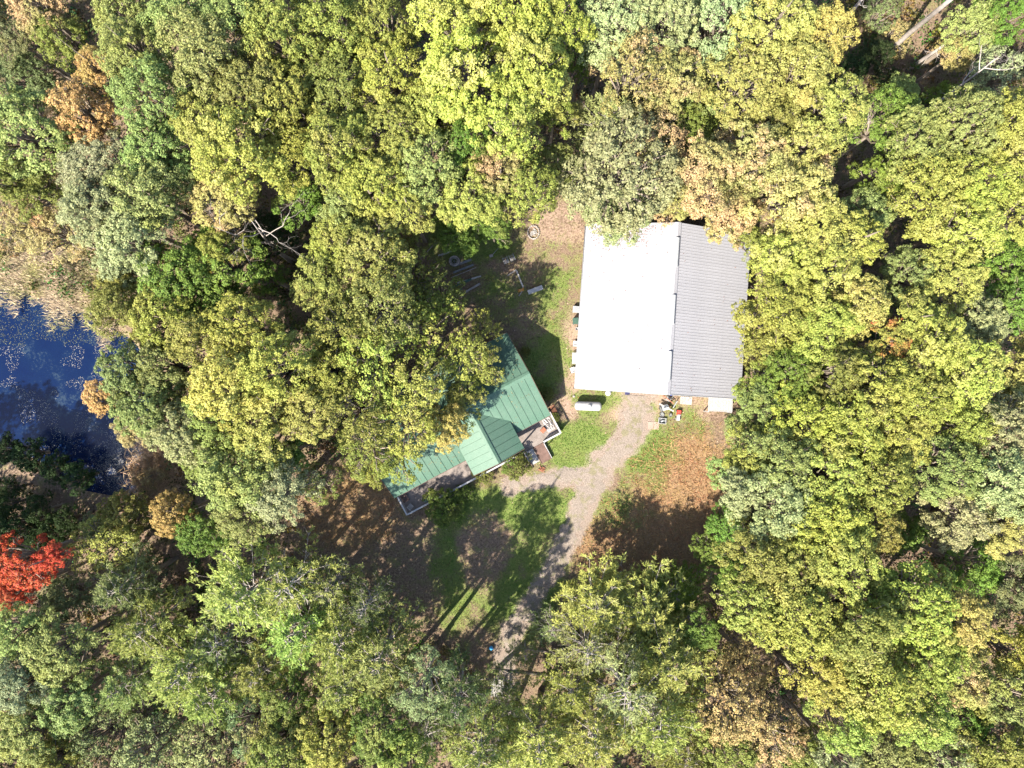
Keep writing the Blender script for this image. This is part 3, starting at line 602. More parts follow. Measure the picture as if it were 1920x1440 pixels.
def gravel_mat():
    m, nt, b = newmat("gravel")
    n1 = noise(nt, .7, 5, .7).outputs["Fac"]; n3 = noise(nt, 16, 4, .75).outputs["Fac"]
    v = N(nt, "ShaderNodeTexVoronoi"); v.inputs["Scale"].default_value = 9; tc = N(nt, "ShaderNodeTexCoord"); nt.links.new(tc.outputs["Object"], v.inputs["Vector"])
    c = mixc(nt, ramp(nt, n3, .35,.66), (.11,.085,.068), (.28,.23,.19))
    c = mixc(nt, ramp(nt, n1, .50,.60), c, (.15,.13,.075))
    nt.links.new(scale_col(nt, c, ramp_out(nt, v.outputs["Distance"], 0, .7, 1.2, .7)), b.inputs["Base Color"])
    b.inputs["Roughness"].default_value = .9; bump(nt, b, n3, .6, .05); return m
M['gravel'] = gravel_mat()
def strip(name, pts, hw, z, seed, label):
    rng = np.random.default_rng(seed); P = []; Wd = []
    for i in range(len(pts)-1):
        k = max(2, int(math.hypot(pts[i+1][0]-pts[i][0], pts[i+1][1]-pts[i][1])/.25))
        for j in range(k):
            t = j/k; P.append(np.array(pts[i])*(1-t)+np.array(pts[i+1])*t); Wd.append(hw[i]*(1-t)+hw[i+1]*t)
    P.append(np.array(pts[-1])); Wd.append(hw[-1]); P = np.array(P)
    for _ in range(30): P[1:-1] = (P[:-2]+P[1:-1]*2+P[2:])/4
    D = np.gradient(P, axis=0); D = D/np.linalg.norm(D, axis=1)[:,None]; Nn = np.stack([-D[:,1], D[:,0]], 1)
    q = lambda: np.convolve(rng.normal(size=len(P)+8)*.45, np.ones(3)/3, 'same')[4:-4]
    wl = np.array(Wd)*.72+q()*1.3; wr = np.array(Wd)*.72+q()*1.3; mb = MB(); L = P+Nn*wl[:,None]; Rr = P-Nn*wr[:,None]
    cols = [0,.25,.5,.75,1]; vs = []
    for i in range(len(P)):
        for c in cols:
            x, y = L[i]*(1-c)+Rr[i]*c
            vs.append((x, y, float(ground_z(np.array([x]), np.array([y]))[0]) + z + (.03 if 0 < c < 1 else -.03)))
    fs = [(i*5+j, i*5+j+1, (i+1)*5+j+1, (i+1)*5+j) for i in range(len(P)-1) for j in range(4)]
    mb.add(vs, fs, True); o = part(name, mb, 'gravel'); return tag(o, label, kind='structure')
strip("driveway", DRIVE, DW, .02, 3, "pale gravel drive running from the barn down into the pines")
strip("path", SPUR, [1.15,1.0,.9,.7], .026, 4, "short gravel spur towards the house steps")

def water_mat():
    m, nt, b = newmat("pond_water")
    n = noise(nt, .35, 5, .65).outputs["Fac"]; n2 = noise(nt, 3.5, 4, .7).outputs["Fac"]
    c = mixc(nt, ramp(nt, n, .35,.7), (.001,.006,.032), (.002,.010,.036))  # reflected sky is put into the base colour as blue
    c = mixc(nt, ramp(nt, mathn(nt,'MULTIPLY', n, n2), .29,.38), c, (.018,.03,.05))
    nt.links.new(c, b.inputs["Base Color"]); b.inputs["Roughness"].default_value = .12; b.inputs["IOR"].default_value = 1.33
    bump(nt, b, noise(nt, 6, 3, .6).outputs["Fac"], .25, .03); return m
M['water'] = water_mat()
wb = MB(); wb.add([(x,y,-.45) for x,y in [(-70,22),(-30,22),(-30,-22),(-70,-22)]], [(3,2,1,0)])
tag(part("water", wb, 'water'), "pond water at the left edge, reflected sky blue painted in", kind='structure')

# ------------------------------------------------------------------ ground scatter (stuff)
def sample(n, x0, x1, y0, y1, seed):
    r = np.random.default_rng(seed); return r.uniform(x0,x1,n), r.uniform(y0,y1,n), r
def scatter(name, label, X, Y, Z, col, L, Wd, rng, up=.7, flat=False, spread=.6):
    n = len(X); P = np.stack([X,Y,Z],1)
    if flat:
        V = leaves(P, unit(rng.normal(size=(n,3))*.35+[0,0,1]), L, Wd, rng)
    else:
        V = blades(P, unit(rng.normal(size=(n,3))*spread*[1,1,.3]+[0,0,up]), L, Wd, rng)
    o = link(name, quads(name, V, tint=rng.uniform(size=n), col=col, mat='scatter'))
    return tag(o, label, kind='stuff')
X, Y, r = sample(330000, -26, 26, -36, 22, 31); gm, vm, sm_, dm = masks(X, Y); cl = inside(X, Y, CLEAR)
k = cl & (r.uniform(size=len(X)) < np.where(gm > .35, gm*.8, .10)) & (r.uniform(size=len(X)) > vm*1.02) & ~blocked(X,Y); x, y = X[k], Y[k]; n = k.sum()
t = np.clip(gm[k]*1.0+vnoise(x,y,.8,4)*.9+vnoise(x,y,2.6,14)*.9-.95,0,1)[:,None]
scatter("grass", "green and yellowing lawn grass in the clearing", x, y, ground_z(x,y), (1-t)*np.array([.23,.18,.08])+t*np.array([.085,.145,.024]), r.uniform(.10,.26,n), r.uniform(.03,.07,n), r)
X, Y, r = sample(120000, -26, 28, -36, 14, 32); gm, vm, sm_, dm = masks(X, Y)
k = (sm_ > .3) & (r.uniform(size=len(X)) < sm_) & (vm < .3) & ~blocked(X,Y); x, y = X[k], Y[k]; n = k.sum(); t = vnoise(x,y,1.3,6)[:,None]
scatter("dry_grass", "rust and straw coloured long grass on the slope", x, y, ground_z(x,y), (1-t)*np.array([.25,.115,.062])+t*np.array([.29,.185,.085]), r.uniform(.3,.75,n), r.uniform(.03,.06,n), r, up=.35, spread=.7)
X, Y, r = sample(150000, -60, 60, -46, 46, 33); gm, vm, sm_, dm = masks(X, Y); pd = pond_depth(X,Y)
k = (pd < -.6) & ~blocked(X,Y) & (r.uniform(size=len(X)) < np.where(vm > .4, .12, np.clip(.75-gm*.75,.1,1))*np.clip(vnoise(X,Y,1.5,8)*1.8-.3,0.05,1)); x, y = X[k], Y[k]; n = k.sum(); t = r.uniform(size=(n,1))
scatter("fallen_leaves", "brown and tan fallen leaves on the ground", x, y, ground_z(x,y)+.03, (1-t)*np.array([.12,.07,.045])+t*np.array([.33,.235,.17]), r.uniform(.08,.2,n), r.uniform(.06,.14,n), r, flat=True)
# undergrowth beneath the trees
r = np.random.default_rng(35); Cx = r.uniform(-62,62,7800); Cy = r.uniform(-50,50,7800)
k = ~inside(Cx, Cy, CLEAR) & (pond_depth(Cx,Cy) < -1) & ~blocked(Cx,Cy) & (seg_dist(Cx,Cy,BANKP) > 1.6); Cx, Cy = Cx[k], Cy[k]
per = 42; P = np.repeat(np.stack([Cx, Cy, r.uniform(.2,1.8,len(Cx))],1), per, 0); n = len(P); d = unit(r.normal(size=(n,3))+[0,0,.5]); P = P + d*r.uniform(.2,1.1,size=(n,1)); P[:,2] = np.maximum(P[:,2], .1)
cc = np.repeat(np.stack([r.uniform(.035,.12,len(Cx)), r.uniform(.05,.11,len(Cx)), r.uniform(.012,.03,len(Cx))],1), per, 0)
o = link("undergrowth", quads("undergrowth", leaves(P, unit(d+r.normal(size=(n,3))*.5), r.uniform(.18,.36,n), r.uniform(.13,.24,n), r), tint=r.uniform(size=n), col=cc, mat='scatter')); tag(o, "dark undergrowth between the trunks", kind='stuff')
# reeds on the pond's upper bank
r = np.random.default_rng(36); n = 30000; u = r.uniform(size=n); px = r.uniform(-120,220,n); py = 474+px*.38+np.clip(r.normal(size=n),-2.5,2.2)*36+20*np.sin(px*.07)+12*np.sin(px*.19+1); kk = (.075); x = (px-960)*.0586; y = (720-py)*.0586
ang = .5+r.normal(size=n)*.6; D = unit(np.stack([np.cos(ang)*-1, np.sin(ang)*r.choice([-1,1],n)*.8, r.uniform(.05,.9,n)],1)); t = r.uniform(size=(n,1))*vnoise(x,y,2,3)[:,None]*2; t = np.clip(t,0,1)
o = link("dry_reeds", quads("dry_reeds", blades(np.stack([x,y,np.full(n,-.1)+r.uniform(0,.7,n)],1), D, r.uniform(.3,.8,n), r.uniform(.03,.08,n), r), tint=r.uniform(size=n), col=(1-t)*np.array([.42,.31,.22])+t*np.array([.25,.23,.09]), mat='scatter')); tag(o, "flattened tan reeds on the pond's upper bank", kind='stuff')
n = 9000; px = r.normal(size=n)*20+300; py = r.normal(size=n)*30+885; x = (px-960)*.0586; y = (720-py)*.0586; D = unit(r.normal(size=(n,3))*[1,1,.3]+[0,0,.6])
o = link("dry_reeds", quads("dry_reeds", blades(np.stack([x,y,r.uniform(0,.9,n)],1), D, r.uniform(.4,1.1,n), r.uniform(.03,.08,n), r), tint=r.uniform(size=n), col=np.tile(np.array([.42,.27,.16]),(n,1)), mat='scatter')); tag(o, "pinkish dry reeds on the pond's lower right bank", kind='stuff')
# floating leaves
r = np.random.default_rng(37); n = 24000; px = np.concatenate([r.normal(size=4200)*26+232, r.uniform(-120,280,n-4200)]); py = np.concatenate([r.normal(size=4200)*30+862, r.uniform(520,900,n-4200)])
x = (px-960)*.0590; y = (720-py)*.0590; w = np.ones(n, bool); w[4200:] = (vnoise(x,y,1.2,12)[4200:]*vnoise(x,y,3.1,13)[4200:] > .30) | ((r.uniform(size=n-4200) < .8) & (py[4200:] < 630+px[4200:]*.1)); w &= pond_depth(x,y) > -.3
x, y = x[w], y[w]; n = len(x); tt = r.uniform(size=(n,1))
scatter("floating_leaves", "pale leaves drifting on the pond", x, y, np.full(n,-.435), np.where((y > 4.2)[:,None], (1-tt)*np.array([.045,.055,.03])+tt*np.array([.17,.17,.09]), (1-tt)*np.array([.13,.125,.12])+tt*np.array([.34,.32,.28])), r.uniform(.05,.13,n), r.uniform(.04,.09,n), r, flat=True)

# surrounding wood beyond the picture
def surrounding():
    r = np.random.default_rng(50); Vs = []; Cs = []
    src = []
    for s in (0,1,2):
        me = BROAD[s][0]; co = np.empty(len(me.vertices)*3, np.float32); me.vertices.foreach_get("co", co); V = co.reshape(-1,4,3)[::4]; c = V.mean(1, keepdims=True); src.append(c+(V-c)*1.9)
    for gx in np.arange(-78, 80, 8.2):
        for gy in np.arange(-66, 68, 8.2):
            x, y = gx+r.uniform(-2,2), gy+r.uniform(-2,2)
            if abs(x) < 52 and abs(y) < 41: continue
            if x < -50 and -14 < y < 16: continue
            V = src[int(r.integers(3))]; a = r.uniform(0,6.28); R3 = np.array([[math.cos(a),-math.sin(a),0],[math.sin(a),math.cos(a),0],[0,0,1]])
            Vs.append((V@R3.T)*r.uniform(4.6,5.6)+np.array([x,y,r.uniform(12,16)])); c = np.array(PAL['YLOGKY'[int(r.integers(6))]][1]); Cs.append(np.tile(c,(len(V),1)))
    V = np.concatenate(Vs); C = np.concatenate(Cs)
    tag(link("surrounding_forest", quads("surrounding_forest", V, tint=r.uniform(size=len(V)), col=C, mat='scatter')), "woodland canopy going on beyond the picture", kind='stuff')
surrounding()

# ------------------------------------------------------------------ green-roofed house
def panel_mesh(name, w, L, mat, ribs, rw=.035, rh=.04, th=.02, taper=.6):
    """one roof sheet: profile across x, run along y; ribs = x positions"""
    pr = [(0.0,0.0)]
    for x in ribs: pr += [(x, 0), (x+rw*.5*(1-taper), rh), (x+rw*(1-.5*(1-taper)), rh), (x+rw, 0)]
    pr += [(w-.002, 0)]
    # drop a duplicate first point when the first rib starts at 0
    if ribs and ribs[0] == 0: pr = pr[1:]
    pr = pr + [(w-.002,-th),(0,-th)]; n = len(pr); mb = MB()
    vs = [(x,0,z) for x,z in pr] + [(x,L,z) for x,z in pr]
    mb.add(vs, [tuple(range(n))[::-1][::-1], tuple(range(2*n-1,n-1,-1))] + [(i,n+i,n+(i+1)%n,(i+1)%n) for i in range(n)])
    return mb.mesh(name, mat)
house = thing("house", "green metal-roofed house with front deck, half hidden under trees", "house", (HOUSE0[0],HOUSE0[1],0), math.atan2(HU[1],HU[0]))
HL, HWd, HE, HR = 18.72, 9.88, 2.85, 5.35
pit = math.atan2(HR-HE, HWd/2); sl_ = math.hypot(HR-HE, HWd/2)
pm = panel_mesh("roof_panel", .78, sl_, 'greenroof', [0, .39], rw=.03, rh=.022)
pm2 = panel_mesh("roof_panel", .78, sl_, 'greenroof', [0], rw=.045, rh=.05)
for i in range(24):
    link("roof_panel", pm2, house, (i*.78,0,HE), (pit,0,0)); link("roof_panel", pm2, house, ((i+1)*.78,HWd,HE), (pit,0,math.pi))
mb = MB(); mb.box((HL/2,HWd/2-.13,HR+.015),(HL+.06,.30,.02),rx=pit*1.0); mb.box((HL/2,HWd/2+.13,HR+.015),(HL+.06,.30,.02),rx=-pit); part("ridge_cap", mb, 'greenroof', house)
# cross gable over the entry
gx, ghw, ge, gr_, gy0, gy1 = 11.62, 3.0, 3.62, 4.98, -1.75, 10.6
gp = math.atan2(gr_-ge, ghw); gl = math.hypot(gr_-ge, ghw); gm2 = panel_mesh("roof_panel", .78, gl, 'greenroof', [0], rw=.045, rh=.05)
for i in range(int((gy1-gy0)/.78)):
    y = gy0+i*.78
    link("roof_panel", gm2, house, (gx-ghw,y+.78,ge), (gp,0,-math.pi/2)); link("roof_panel", gm2, house, (gx+ghw,y,ge), (gp,0,math.pi/2))
mb = MB(); mb.box((gx-.13,(gy0+gy1)/2,gr_+.012),(.30,gy1-gy0,.02),ry=-gp); mb.box((gx+.13,(gy0+gy1)/2,gr_+.012),(.30,gy1-gy0,.02),ry=gp); part("ridge_cap", mb, 'greenroof', house)
mb = MB()   # trim along the eaves and rakes
mb.box((HL/2,-.03,HE-.07),(HL,.04,.14)); mb.box((HL/2,HWd+.03,HE-.07),(HL,.04,.14))
for x in (-.03, HL+.03):
    mb.box((x,HWd/4,(HE+HR)/2-.06),(.04,sl_,.16),rx=pit); mb.box((x,HWd*.75,(HE+HR)/2-.06),(.04,sl_,.16),rx=-pit)
for s in (-1,1): mb.box((gx+s*ghw/2,gy0-.03,(ge+gr_)/2-.06),(gl,.04,.16),ry=s*gp)
part("trim", mb, 'darkwood', house)
def wall(x0,y0,x1,y1,z0,z1,mat='siding',name="wall",th=.14):
    mb = MB(); mb.span((min(x0,x1)-(th/2 if x0==x1 else 0),min(y0,y1)-(th/2 if y0==y1 else 0),z0),(max(x0,x1)+(th/2 if x0==x1 else 0),max(y0,y1)+(th/2 if y0==y1 else 0),z1)); return part(name, mb, mat, house)
wall(.5,.5,18.2,.5,0,2.95); wall(.5,9.38,18.2,9.38,0,2.95)
def gable_wall(x):
    mb = MB(); p = [(.43,0),(9.45,0),(9.45,2.98),(4.94,5.22),(.43,2.98)]
    mb.add([(x-.07,a,b) for a,b in p]+[(x+.07,a,b) for a,b in p], [(0,1,2,3,4),(9,8,7,6,5)]+[(i,i+5,(i+1)%5+5,(i+1)%5) for i in range(5)]); return part("wall", mb, 'siding', house)
gable_wall(.42); gable_wall(18.28)
mb = MB(); p = [(gx-ghw+.1,3.5),(gx+ghw-.1,3.5),(gx,4.85)]; mb.add([(a,gy0+.12,b) for a,b in p]+[(a,gy0+.22,b) for a,b in p], [(0,1,2),(5,4,3),(0,3,4,1),(1,4,5,2),(2,5,3,0)]); part("gable_board", mb, 'siding', house)
for x in (2.5,5.6,8.6,13.2,17.0):
    mb = MB(); mb.span((x-.6,.36,1.35),(x+.6,.425,2.45)); w = part("window", mb, 'whitepaint', house)
    mb = MB(); mb.span((x-.53,.34,1.42),(x+.53,.358,2.38)); part("pane", mb, 'glass', w)
mb = MB(); mb.span((10.6,.36,.62),(11.5,.425,2.65)); d = part("door", mb, 'darkwood', house); mb = MB(); mb.span((11.36,.30,1.55),(11.42,.358,1.65)); part("handle", mb, 'greymetal', d)
r = np.random.default_rng(77); n = 700; lx = r.uniform(.3,18.4,n); ly = r.uniform(.2,9.6,n); kv = (np.abs(lx-gx) > 3.1) & (r.uniform(size=n) < .35+.65*(lx < 12)); lx, ly = lx[kv], ly[kv]; n = len(lx)
wz = HE+(HR-HE)*(1-np.abs(ly-HWd/2)/(HWd/2))+.06
lme = quads("fallen_leaf_cover", leaves(np.stack([lx,ly,wz],1), unit(r.normal(size=(n,3))*.3+[0,0,1]), r.uniform(.06,.15,n), r.uniform(.05,.1,n), r), tint=r.uniform(size=n), col=np.tile(np.array([.20,.15,.07]),(n,1)), mat='scatter')
tag(link("fallen_leaf_cover", lme, house), kind='stuff')
# deck
DZ = .62; mb = MB(); nb = 18
for i in range(nb):
    y = -2.36+i*.152; mb.span((.0,y,DZ-.035),(18.85,y+.145,DZ+random.uniform(-.003,.003)))
tag(part("deck_boards", mb, 'deck', house), kind='stuff')
mb = MB(); mb.span((0,-2.36,.35),(18.85,-2.32,DZ-.036)); mb.span((0,-2.31,.35),(.04,.4,DZ-.036)); mb.span((18.81,-2.31,.35),(18.85,.4,DZ-.036)); part("deck_frame", mb, 'darkwood', house)
def rail(a, b):
    a = Vector(a); b = Vector(b); L = (b-a).length; rz = math.atan2(b.y-a.y,b.x-a.x); c = (a+b)/2
    mb = MB(); mb.box((c.x,c.y,DZ+1.0),(L+.1,.17,.045),rz=rz); mb.box((c.x,c.y,DZ+.14),(L,.05,.06),rz=rz); mb.box((c.x,c.y,DZ+.90),(L,.05,.06),rz=rz)
    rr = part("railing", mb, 'whitepaint', house); mb = MB(); n = int(L/.14)
    for i in range(1,n): p = a+(b-a)*i/n; mb.box((p.x,p.y,DZ+.52),(.035,.035,.70),rz=rz)
    tag(part("balusters", mb, 'whitepaint', rr), kind='stuff')
    k = max(1, round(L/1.9))
    for i in range(k+1):
        p = a+(b-a)*i/k; mb = MB(); mb.box((p.x,p.y,DZ+.45),(.10,.10,1.06),rz=rz); part("post", mb, 'whitepaint', rr)
rail((.06,.2,0),(.06,-2.28,0)); rail((.18,-2.28,0),(14.3,-2.28,0)); rail((16.75,-2.28,0),(18.68,-2.28,0)); rail((18.79,-2.28,0),(18.79,.2,0))
for x in (gx-ghw+.25, gx+ghw-.25):
    mb = MB(); mb.box((x,-1.55,DZ+1.47),(.14,.14,2.93)); part("porch_post", mb, 'whitepaint', house)
mb = MB(); mb.box((gx,-1.55,3.48),(2*ghw-.3,.14,.12)); part("porch_beam", mb, 'whitepaint', house)
stairs = []
for i in range(7):
    mb = MB(); mb.span((14.42,-2.42-.28*(i+1)+.02,DZ-.09*(i+1)-.03),(15.35,-2.42-.28*i,DZ-.09*(i+1))); part("stair_tread", mb, 'greywood', house)
mb = MB(); 
for x in (14.38,15.40): mb.box((x,-3.4,.34),(.06,2.12,.20),rx=.30)
part("stair_stringer", mb, 'darkwood', house)
mb = MB(); mb.box((16.05,-3.42,.33),(1.15,2.15,.05),rx=.28); part("ramp", mb, 'darkwood', house)
for x in (14.33,16.70):
    mb = MB(); mb.tube([(x,-2.4,DZ+1.0),(x,-3.1 if x > 15 else -3.5,DZ+.7)], .06, n=4, smooth=False); mb.box((x,-3.05 if x > 15 else -3.4,.62),(.09,.09,1.2)); part("handrail", mb, 'whitepaint', house)
mb = MB(); mb.span((16.66,-4.4,.05),(16.72,-3.2,.45)); part("ramp_edge", mb, 'whitepaint', house)
mb = MB(); mb.lathe([(.0,0),(.07,0),(.07,.35),(.11,.36),(.11,.42),(0,.44)],10,(4.2,6.2,4.7)); part("vent_pipe", mb, 'greymetal', house)
mb = MB(); mb.lathe([(0,0),(.09,0),(.09,.25),(0,.27)],10,(13.9,5.4,5.05)); part("vent_pipe", mb, 'whitepaint', house)
def hw(x, y): return tuple(HOUSE0+HU*x+HV*y)

# ------------------------------------------------------------------ white barn
barn = thing("barn", "large white metal-roofed barn with ribbed roof beside the gravel drive", "barn", (BARN0[0],BARN0[1],0), math.atan2(-BV[0],BV[1]))
BWd, BL, BE, BR, bx = 17.25, 17.25, 3.6, 6.65, 8.86
def slope(x0, z0, x1, z1, flip):
    L = math.hypot(x1-x0, z1-z0); p = math.atan2(z1-z0, abs(x1-x0)); me = panel_mesh("roof_panel", .906, L, 'whitemetal', [0,.302,.604], rw=.055, rh=.028, taper=.45)
    for i in range(19):
        jz = random.uniform(-.002,.002)
        if not flip: link("roof_panel", me, barn, (x0,(i+1)*.908,z0+jz), (p,0,-math.pi/2))
        else: link("roof_panel", me, barn, (x0,i*.908,z0+jz), (p,0,math.pi/2))
slope(.42, BE+.12, bx, BR, False); slope(BWd, BE, bx, BR, True)
me = panel_mesh("eave_panel", .906, .62, 'greymetal', [0,.302,.604], rw=.055, rh=.028, taper=.45)
for i in range(19): link("eave_panel", me, barn, (-.02,(i+1)*.908,BE-.30), (math.radians(42),0,-math.pi/2))
pl = math.atan2(BR-BE-.12, bx-.42); prr = math.atan2(BR-BE, BWd-bx)
mb = MB(); mb.box((bx-.16,BL/2,BR+.005),(.36,BL+.04,.02),ry=-pl); mb.box((bx+.16,BL/2,BR+.005),(.36,BL+.04,.02),ry=prr); part("ridge_cap", mb, 'whitemetal', barn)
for y in (1.35,7.0,12.75):
    mb = MB(); pr = [(-.20,.02),(-.17,.22),(0,.30),(.17,.22),(.20,.02)]
    mb.add([(bx+a,y,BR+b) for a,b in pr]+[(bx+a,y+2.95,BR+b) for a,b in pr], [(4,3,2,1,0),(5,6,7,8,9)]+[(i,i+1,i+6,i+5) for i in range(4)]+[(0,5,9,4)]); part("ridge_vent", mb, 'greymetal', barn)
mb = MB(); mb.tube([(-.08,0,BE-.34),(-.08,BL,BE-.34)], .07, n=6); part("gutter", mb, 'whitemetal', barn)
mb = MB(); mb.box((bx/2+.2,-.03,(BE+BR)/2),(math.hypot(bx-.42,BR-BE-.12),.05,.18),ry=-pl); mb.box(((bx+BWd)/2,-.03,(BE+BR)/2-.04),(math.hypot(BWd-bx,BR-BE),.05,.18),ry=prr); part("trim", mb, 'greymetal', barn)
mb = MB(); mb.tube([(.05,.0,BE-.35),(.05,-.02,.1)], .05, n=6); part("downspout", mb, 'darkgrey', barn)
def bwall(a, b, z1):
    mb = MB(); mb.span((min(a[0],b[0])-.04,min(a[1],b[1])-.04,0),(max(a[0],b[0])+.04,max(a[1],b[1])+.04,z1)); part("wall", mb, 'whitemetal', barn)
bwall((.35,.3),(.35,BL-.3),BE-.2); bwall((BWd-.35,.3),(BWd-.35,BL-.3),BE)
for y in (.22, BL-.22):
    mb = MB(); p = [(.3,0),(BWd-.3,0),(BWd-.3,BE),(bx,BR-.15),(.3,BE-.05)]
    mb.add([(a,y-.04,b) for a,b in p]+[(a,y+.04,b) for a,b in p], [(0,1,2,3,4),(9,8,7,6,5)]+[(i,(i+1)%5,(i+1)%5+5,i+5) for i in range(5)]); part("wall", mb, 'whitemetal', barn)
for x in (3.2,7.6):
    mb = MB(); mb.span((x,.10,0.03),(x+3.6,.17,3.2)); d = part("barn_door", mb, 'greymetal', barn); mb = MB(); mb.span((x+1.7,.04,1.0),(x+1.9,.098,1.1)); part("handle", mb, 'darkgrey', d)
def bw(x, y): return tuple(BARN0+BU*x+BV*y)
r = np.random.default_rng(71); n = 900; lx = r.normal(size=n)*1.6+3.6; ly = 17.2-np.abs(r.normal(size=n))*1.1; k = (lx > .5)&(lx < 8.4); lx, ly = lx[k], ly[k]; n = len(lx)
lx[:60] = r.uniform(.6,16.8,60); ly[:60] = r.uniform(.3,17,60); wx = BARN0[0]+BU[0]*lx+BV[0]*ly; wy = BARN0[1]+BU[1]*lx+BV[1]*ly
wz = np.where(lx < bx, BE+.12+(lx-.42)/(bx-.42)*(BR-BE-.12), BR-(lx-bx)/(BWd-bx)*(BR-BE))+.05
tag(link("leaf_scatter", quads("leaf_scatter", leaves(np.stack([wx,wy,wz],1), unit(r.normal(size=(n,3))*.3+[-.3,0,1]), r.uniform(.06,.16,n), r.uniform(.05,.1,n), r), tint=r.uniform(size=n), col=np.tile(np.array([.16,.07,.05]),(n,1)), mat='scatter')), "dead brown leaves lying on the barn roof", kind='stuff')

# ------------------------------------------------------------------ yard things
def P(px, py, z=0): x, y, _ = at(px, py, z); return (x, y, z)
def smooth_capsule(L, r, n=20):
    prof = [(r*math.sin(a)*1.0, -L/2+r*.75-r*.75*math.cos(a)) for a in np.linspace(0.001, math.pi/2, 6)] + [(r*math.sin(a), L/2-r*.75+r*.75*math.cos(a)) for a in np.linspace(math.pi/2, .001, 6)]
    return prof
t = thing("propane_tank", "long white propane tank lying on feet in grass by the barn", "propane tank", P(1101,761), R_(-2))
mb = MB(); mb.lathe(smooth_capsule(2.95,.49), 22, (0,0,.82), 'X'); part("tank", mb, 'whitepaint', t)
mb = MB(); mb.lathe([(.0,.0),(.22,0),(.22,.14),(.17,.22),(0,.26)], 14, (.12,0,1.27)); part("dome_lid", mb, 'greymetal', t)
for x in (-.85,.85):
    mb = MB(); mb.box((x,0,.22),(.14,.62,.44)); part("foot", mb, 'greymetal', t)
for x in (-1.0,1.0):
    mb = MB(); mb.torus((x,0,1.31),.05,.015,8,5); part("lifting_lug", mb, 'greymetal', t)
t = thing("well_casing", "small round white drum with lid against the barn front", "drum", P(1139,737))
mb = MB(); mb.lathe([(0.001,0),(.29,0),(.30,.5),(.31,.55),(.29,.58),(.001,.60)], 18); part("drum", mb, 'whitepaint', t)
mb = MB(); mb.torus((0,0,.60),.17,.03,14,6); part("lid_ring", mb, 'greymetal', t)
t = thing("camp_chair", "dark navy folding chair under the barn's front eave", "chair", P(1175,736), .1)
mb = MB(); mb.box((0,0,.42),(.52,.45,.04)); part("seat", mb, 'navy', t); mb = MB(); mb.box((0,.24,.72),(.52,.05,.6),rx=.2); part("backrest", mb, 'navy', t)
for sx in (-1,1):
    for sy in (-1,1):
        mb = MB(); mb.tube([(sx*.24,sy*.2,.42),(-sx*.2,sy*.22,0)], .012, n=5); part("leg", mb, 'red', t)
# plastic chairs and other things along the barn's left wall
def plastic_chair(loc, rz, label, mat='whitepaint'):
    t = thing("plastic_chair", label, "chair", loc, rz)
    mb = MB(); mb.box((0,0,.42),(.50,.48,.035)); part("seat", mb, mat, t)
    mb = MB()
    for i in range(5): mb.box((-.19+i*.095,.27,.68),(.06,.025,.5),rx=-.18)
    mb.box((0,.32,.95),(.50,.03,.07),rx=-.18); part("backrest", mb, mat, t)
    for sx in (-1,1):
        mb = MB(); mb.box((sx*.27,0,.64),(.06,.5,.03)); part("armrest", mb, mat, t)
        for sy in (-1,1):
            mb = MB(); mb.tube([(sx*.24,sy*.2,.42),(sx*.28,sy*.25,0)], [.03,.02], n=5); part("leg", mb, mat, t)
    return t
ch = plastic_chair(P(1078,645), R_(-95), "white plastic chair by the barn's left wall, nearest its middle")
copy_tree(ch, P(1073,694), R_(-70), "white plastic chair by the barn's left wall, nearest the tank")
t = thing("air_conditioner", "grey slatted box unit highest along the barn's left wall", "air conditioner", P(1080,581), R_(-4))
mb = MB(); mb.box((0,0,.35),(.75,.65,.7)); part("casing", mb, 'greymetal', t)
for i in range(6):
    mb = MB(); mb.box((-.28+i*.11,0,.715),(.05,.55,.025)); part("slat", mb, 'darkgrey', t)
t = thing("trash_bin", "dark green wheeled bin by the barn's left wall", "bin", P(1078,603), .1)
mb = MB(); mb.box((0,0,.45),(.5,.55,.9),top=1.12); part("bin", mb, 'greenp', t); mb = MB(); mb.box((0,0,.93),(.6,.66,.05)); mb.box((0,0,.965),(.3,.45,.02)); part("lid", mb, 'greenp', t)
for s in (-1,1):
    mb = MB(); mb.lathe([(.001,-.03),(.11,-.03),(.11,.03),(.001,.03)],12,(s*.24,-.28,.11),'X'); part("wheel", mb, 'rubber', t)
t = thing("bucket", "small white bucket between green bin and plastic chair", "bucket", P(1081,617))
mb = MB(); mb.lathe([(.001,0),(.14,0),(.17,.36),(.15,.36),(.12,.03),(.001,.03)],14); part("pail", mb, 'whitepaint', t); mb = MB(); mb.tube([(.17*math.cos(a),.02,.34+.1*math.sin(a)) for a in np.linspace(0,math.pi,7)],.008,n=4); part("handle", mb, 'greymetal', t)
t = thing("bench", "grey slatted metal bench against the barn's left wall", "bench", P(1076,672), R_(88))
for i in range(4):
    mb = MB(); mb.box((0,-.18+i*.12,.43),(1.25,.08,.03)); part("slat", mb, 'greymetal', t)
for i in range(2):
    mb = MB(); mb.box((0,-.27,.62+.14*i),(1.25,.025,.08)); part("back_slat", mb, 'darkgrey', t)
for sx in (-1,1):
    for sy in (-1,1):
        mb = MB(); mb.tube([(sx*.55,sy*.2,.42),(sx*.58,sy*.22,0)],.02,n=5); part("leg", mb, 'darkgrey', t)
t = thing("flat_stone", "small pale stone left of the propane tank", "stone", P(1076,743)); mb = MB(); mb.lathe([(.001,.12),(.1,.11),(.15,.05),(.14,0)],9); part("stone", mb, 'concrete', t)
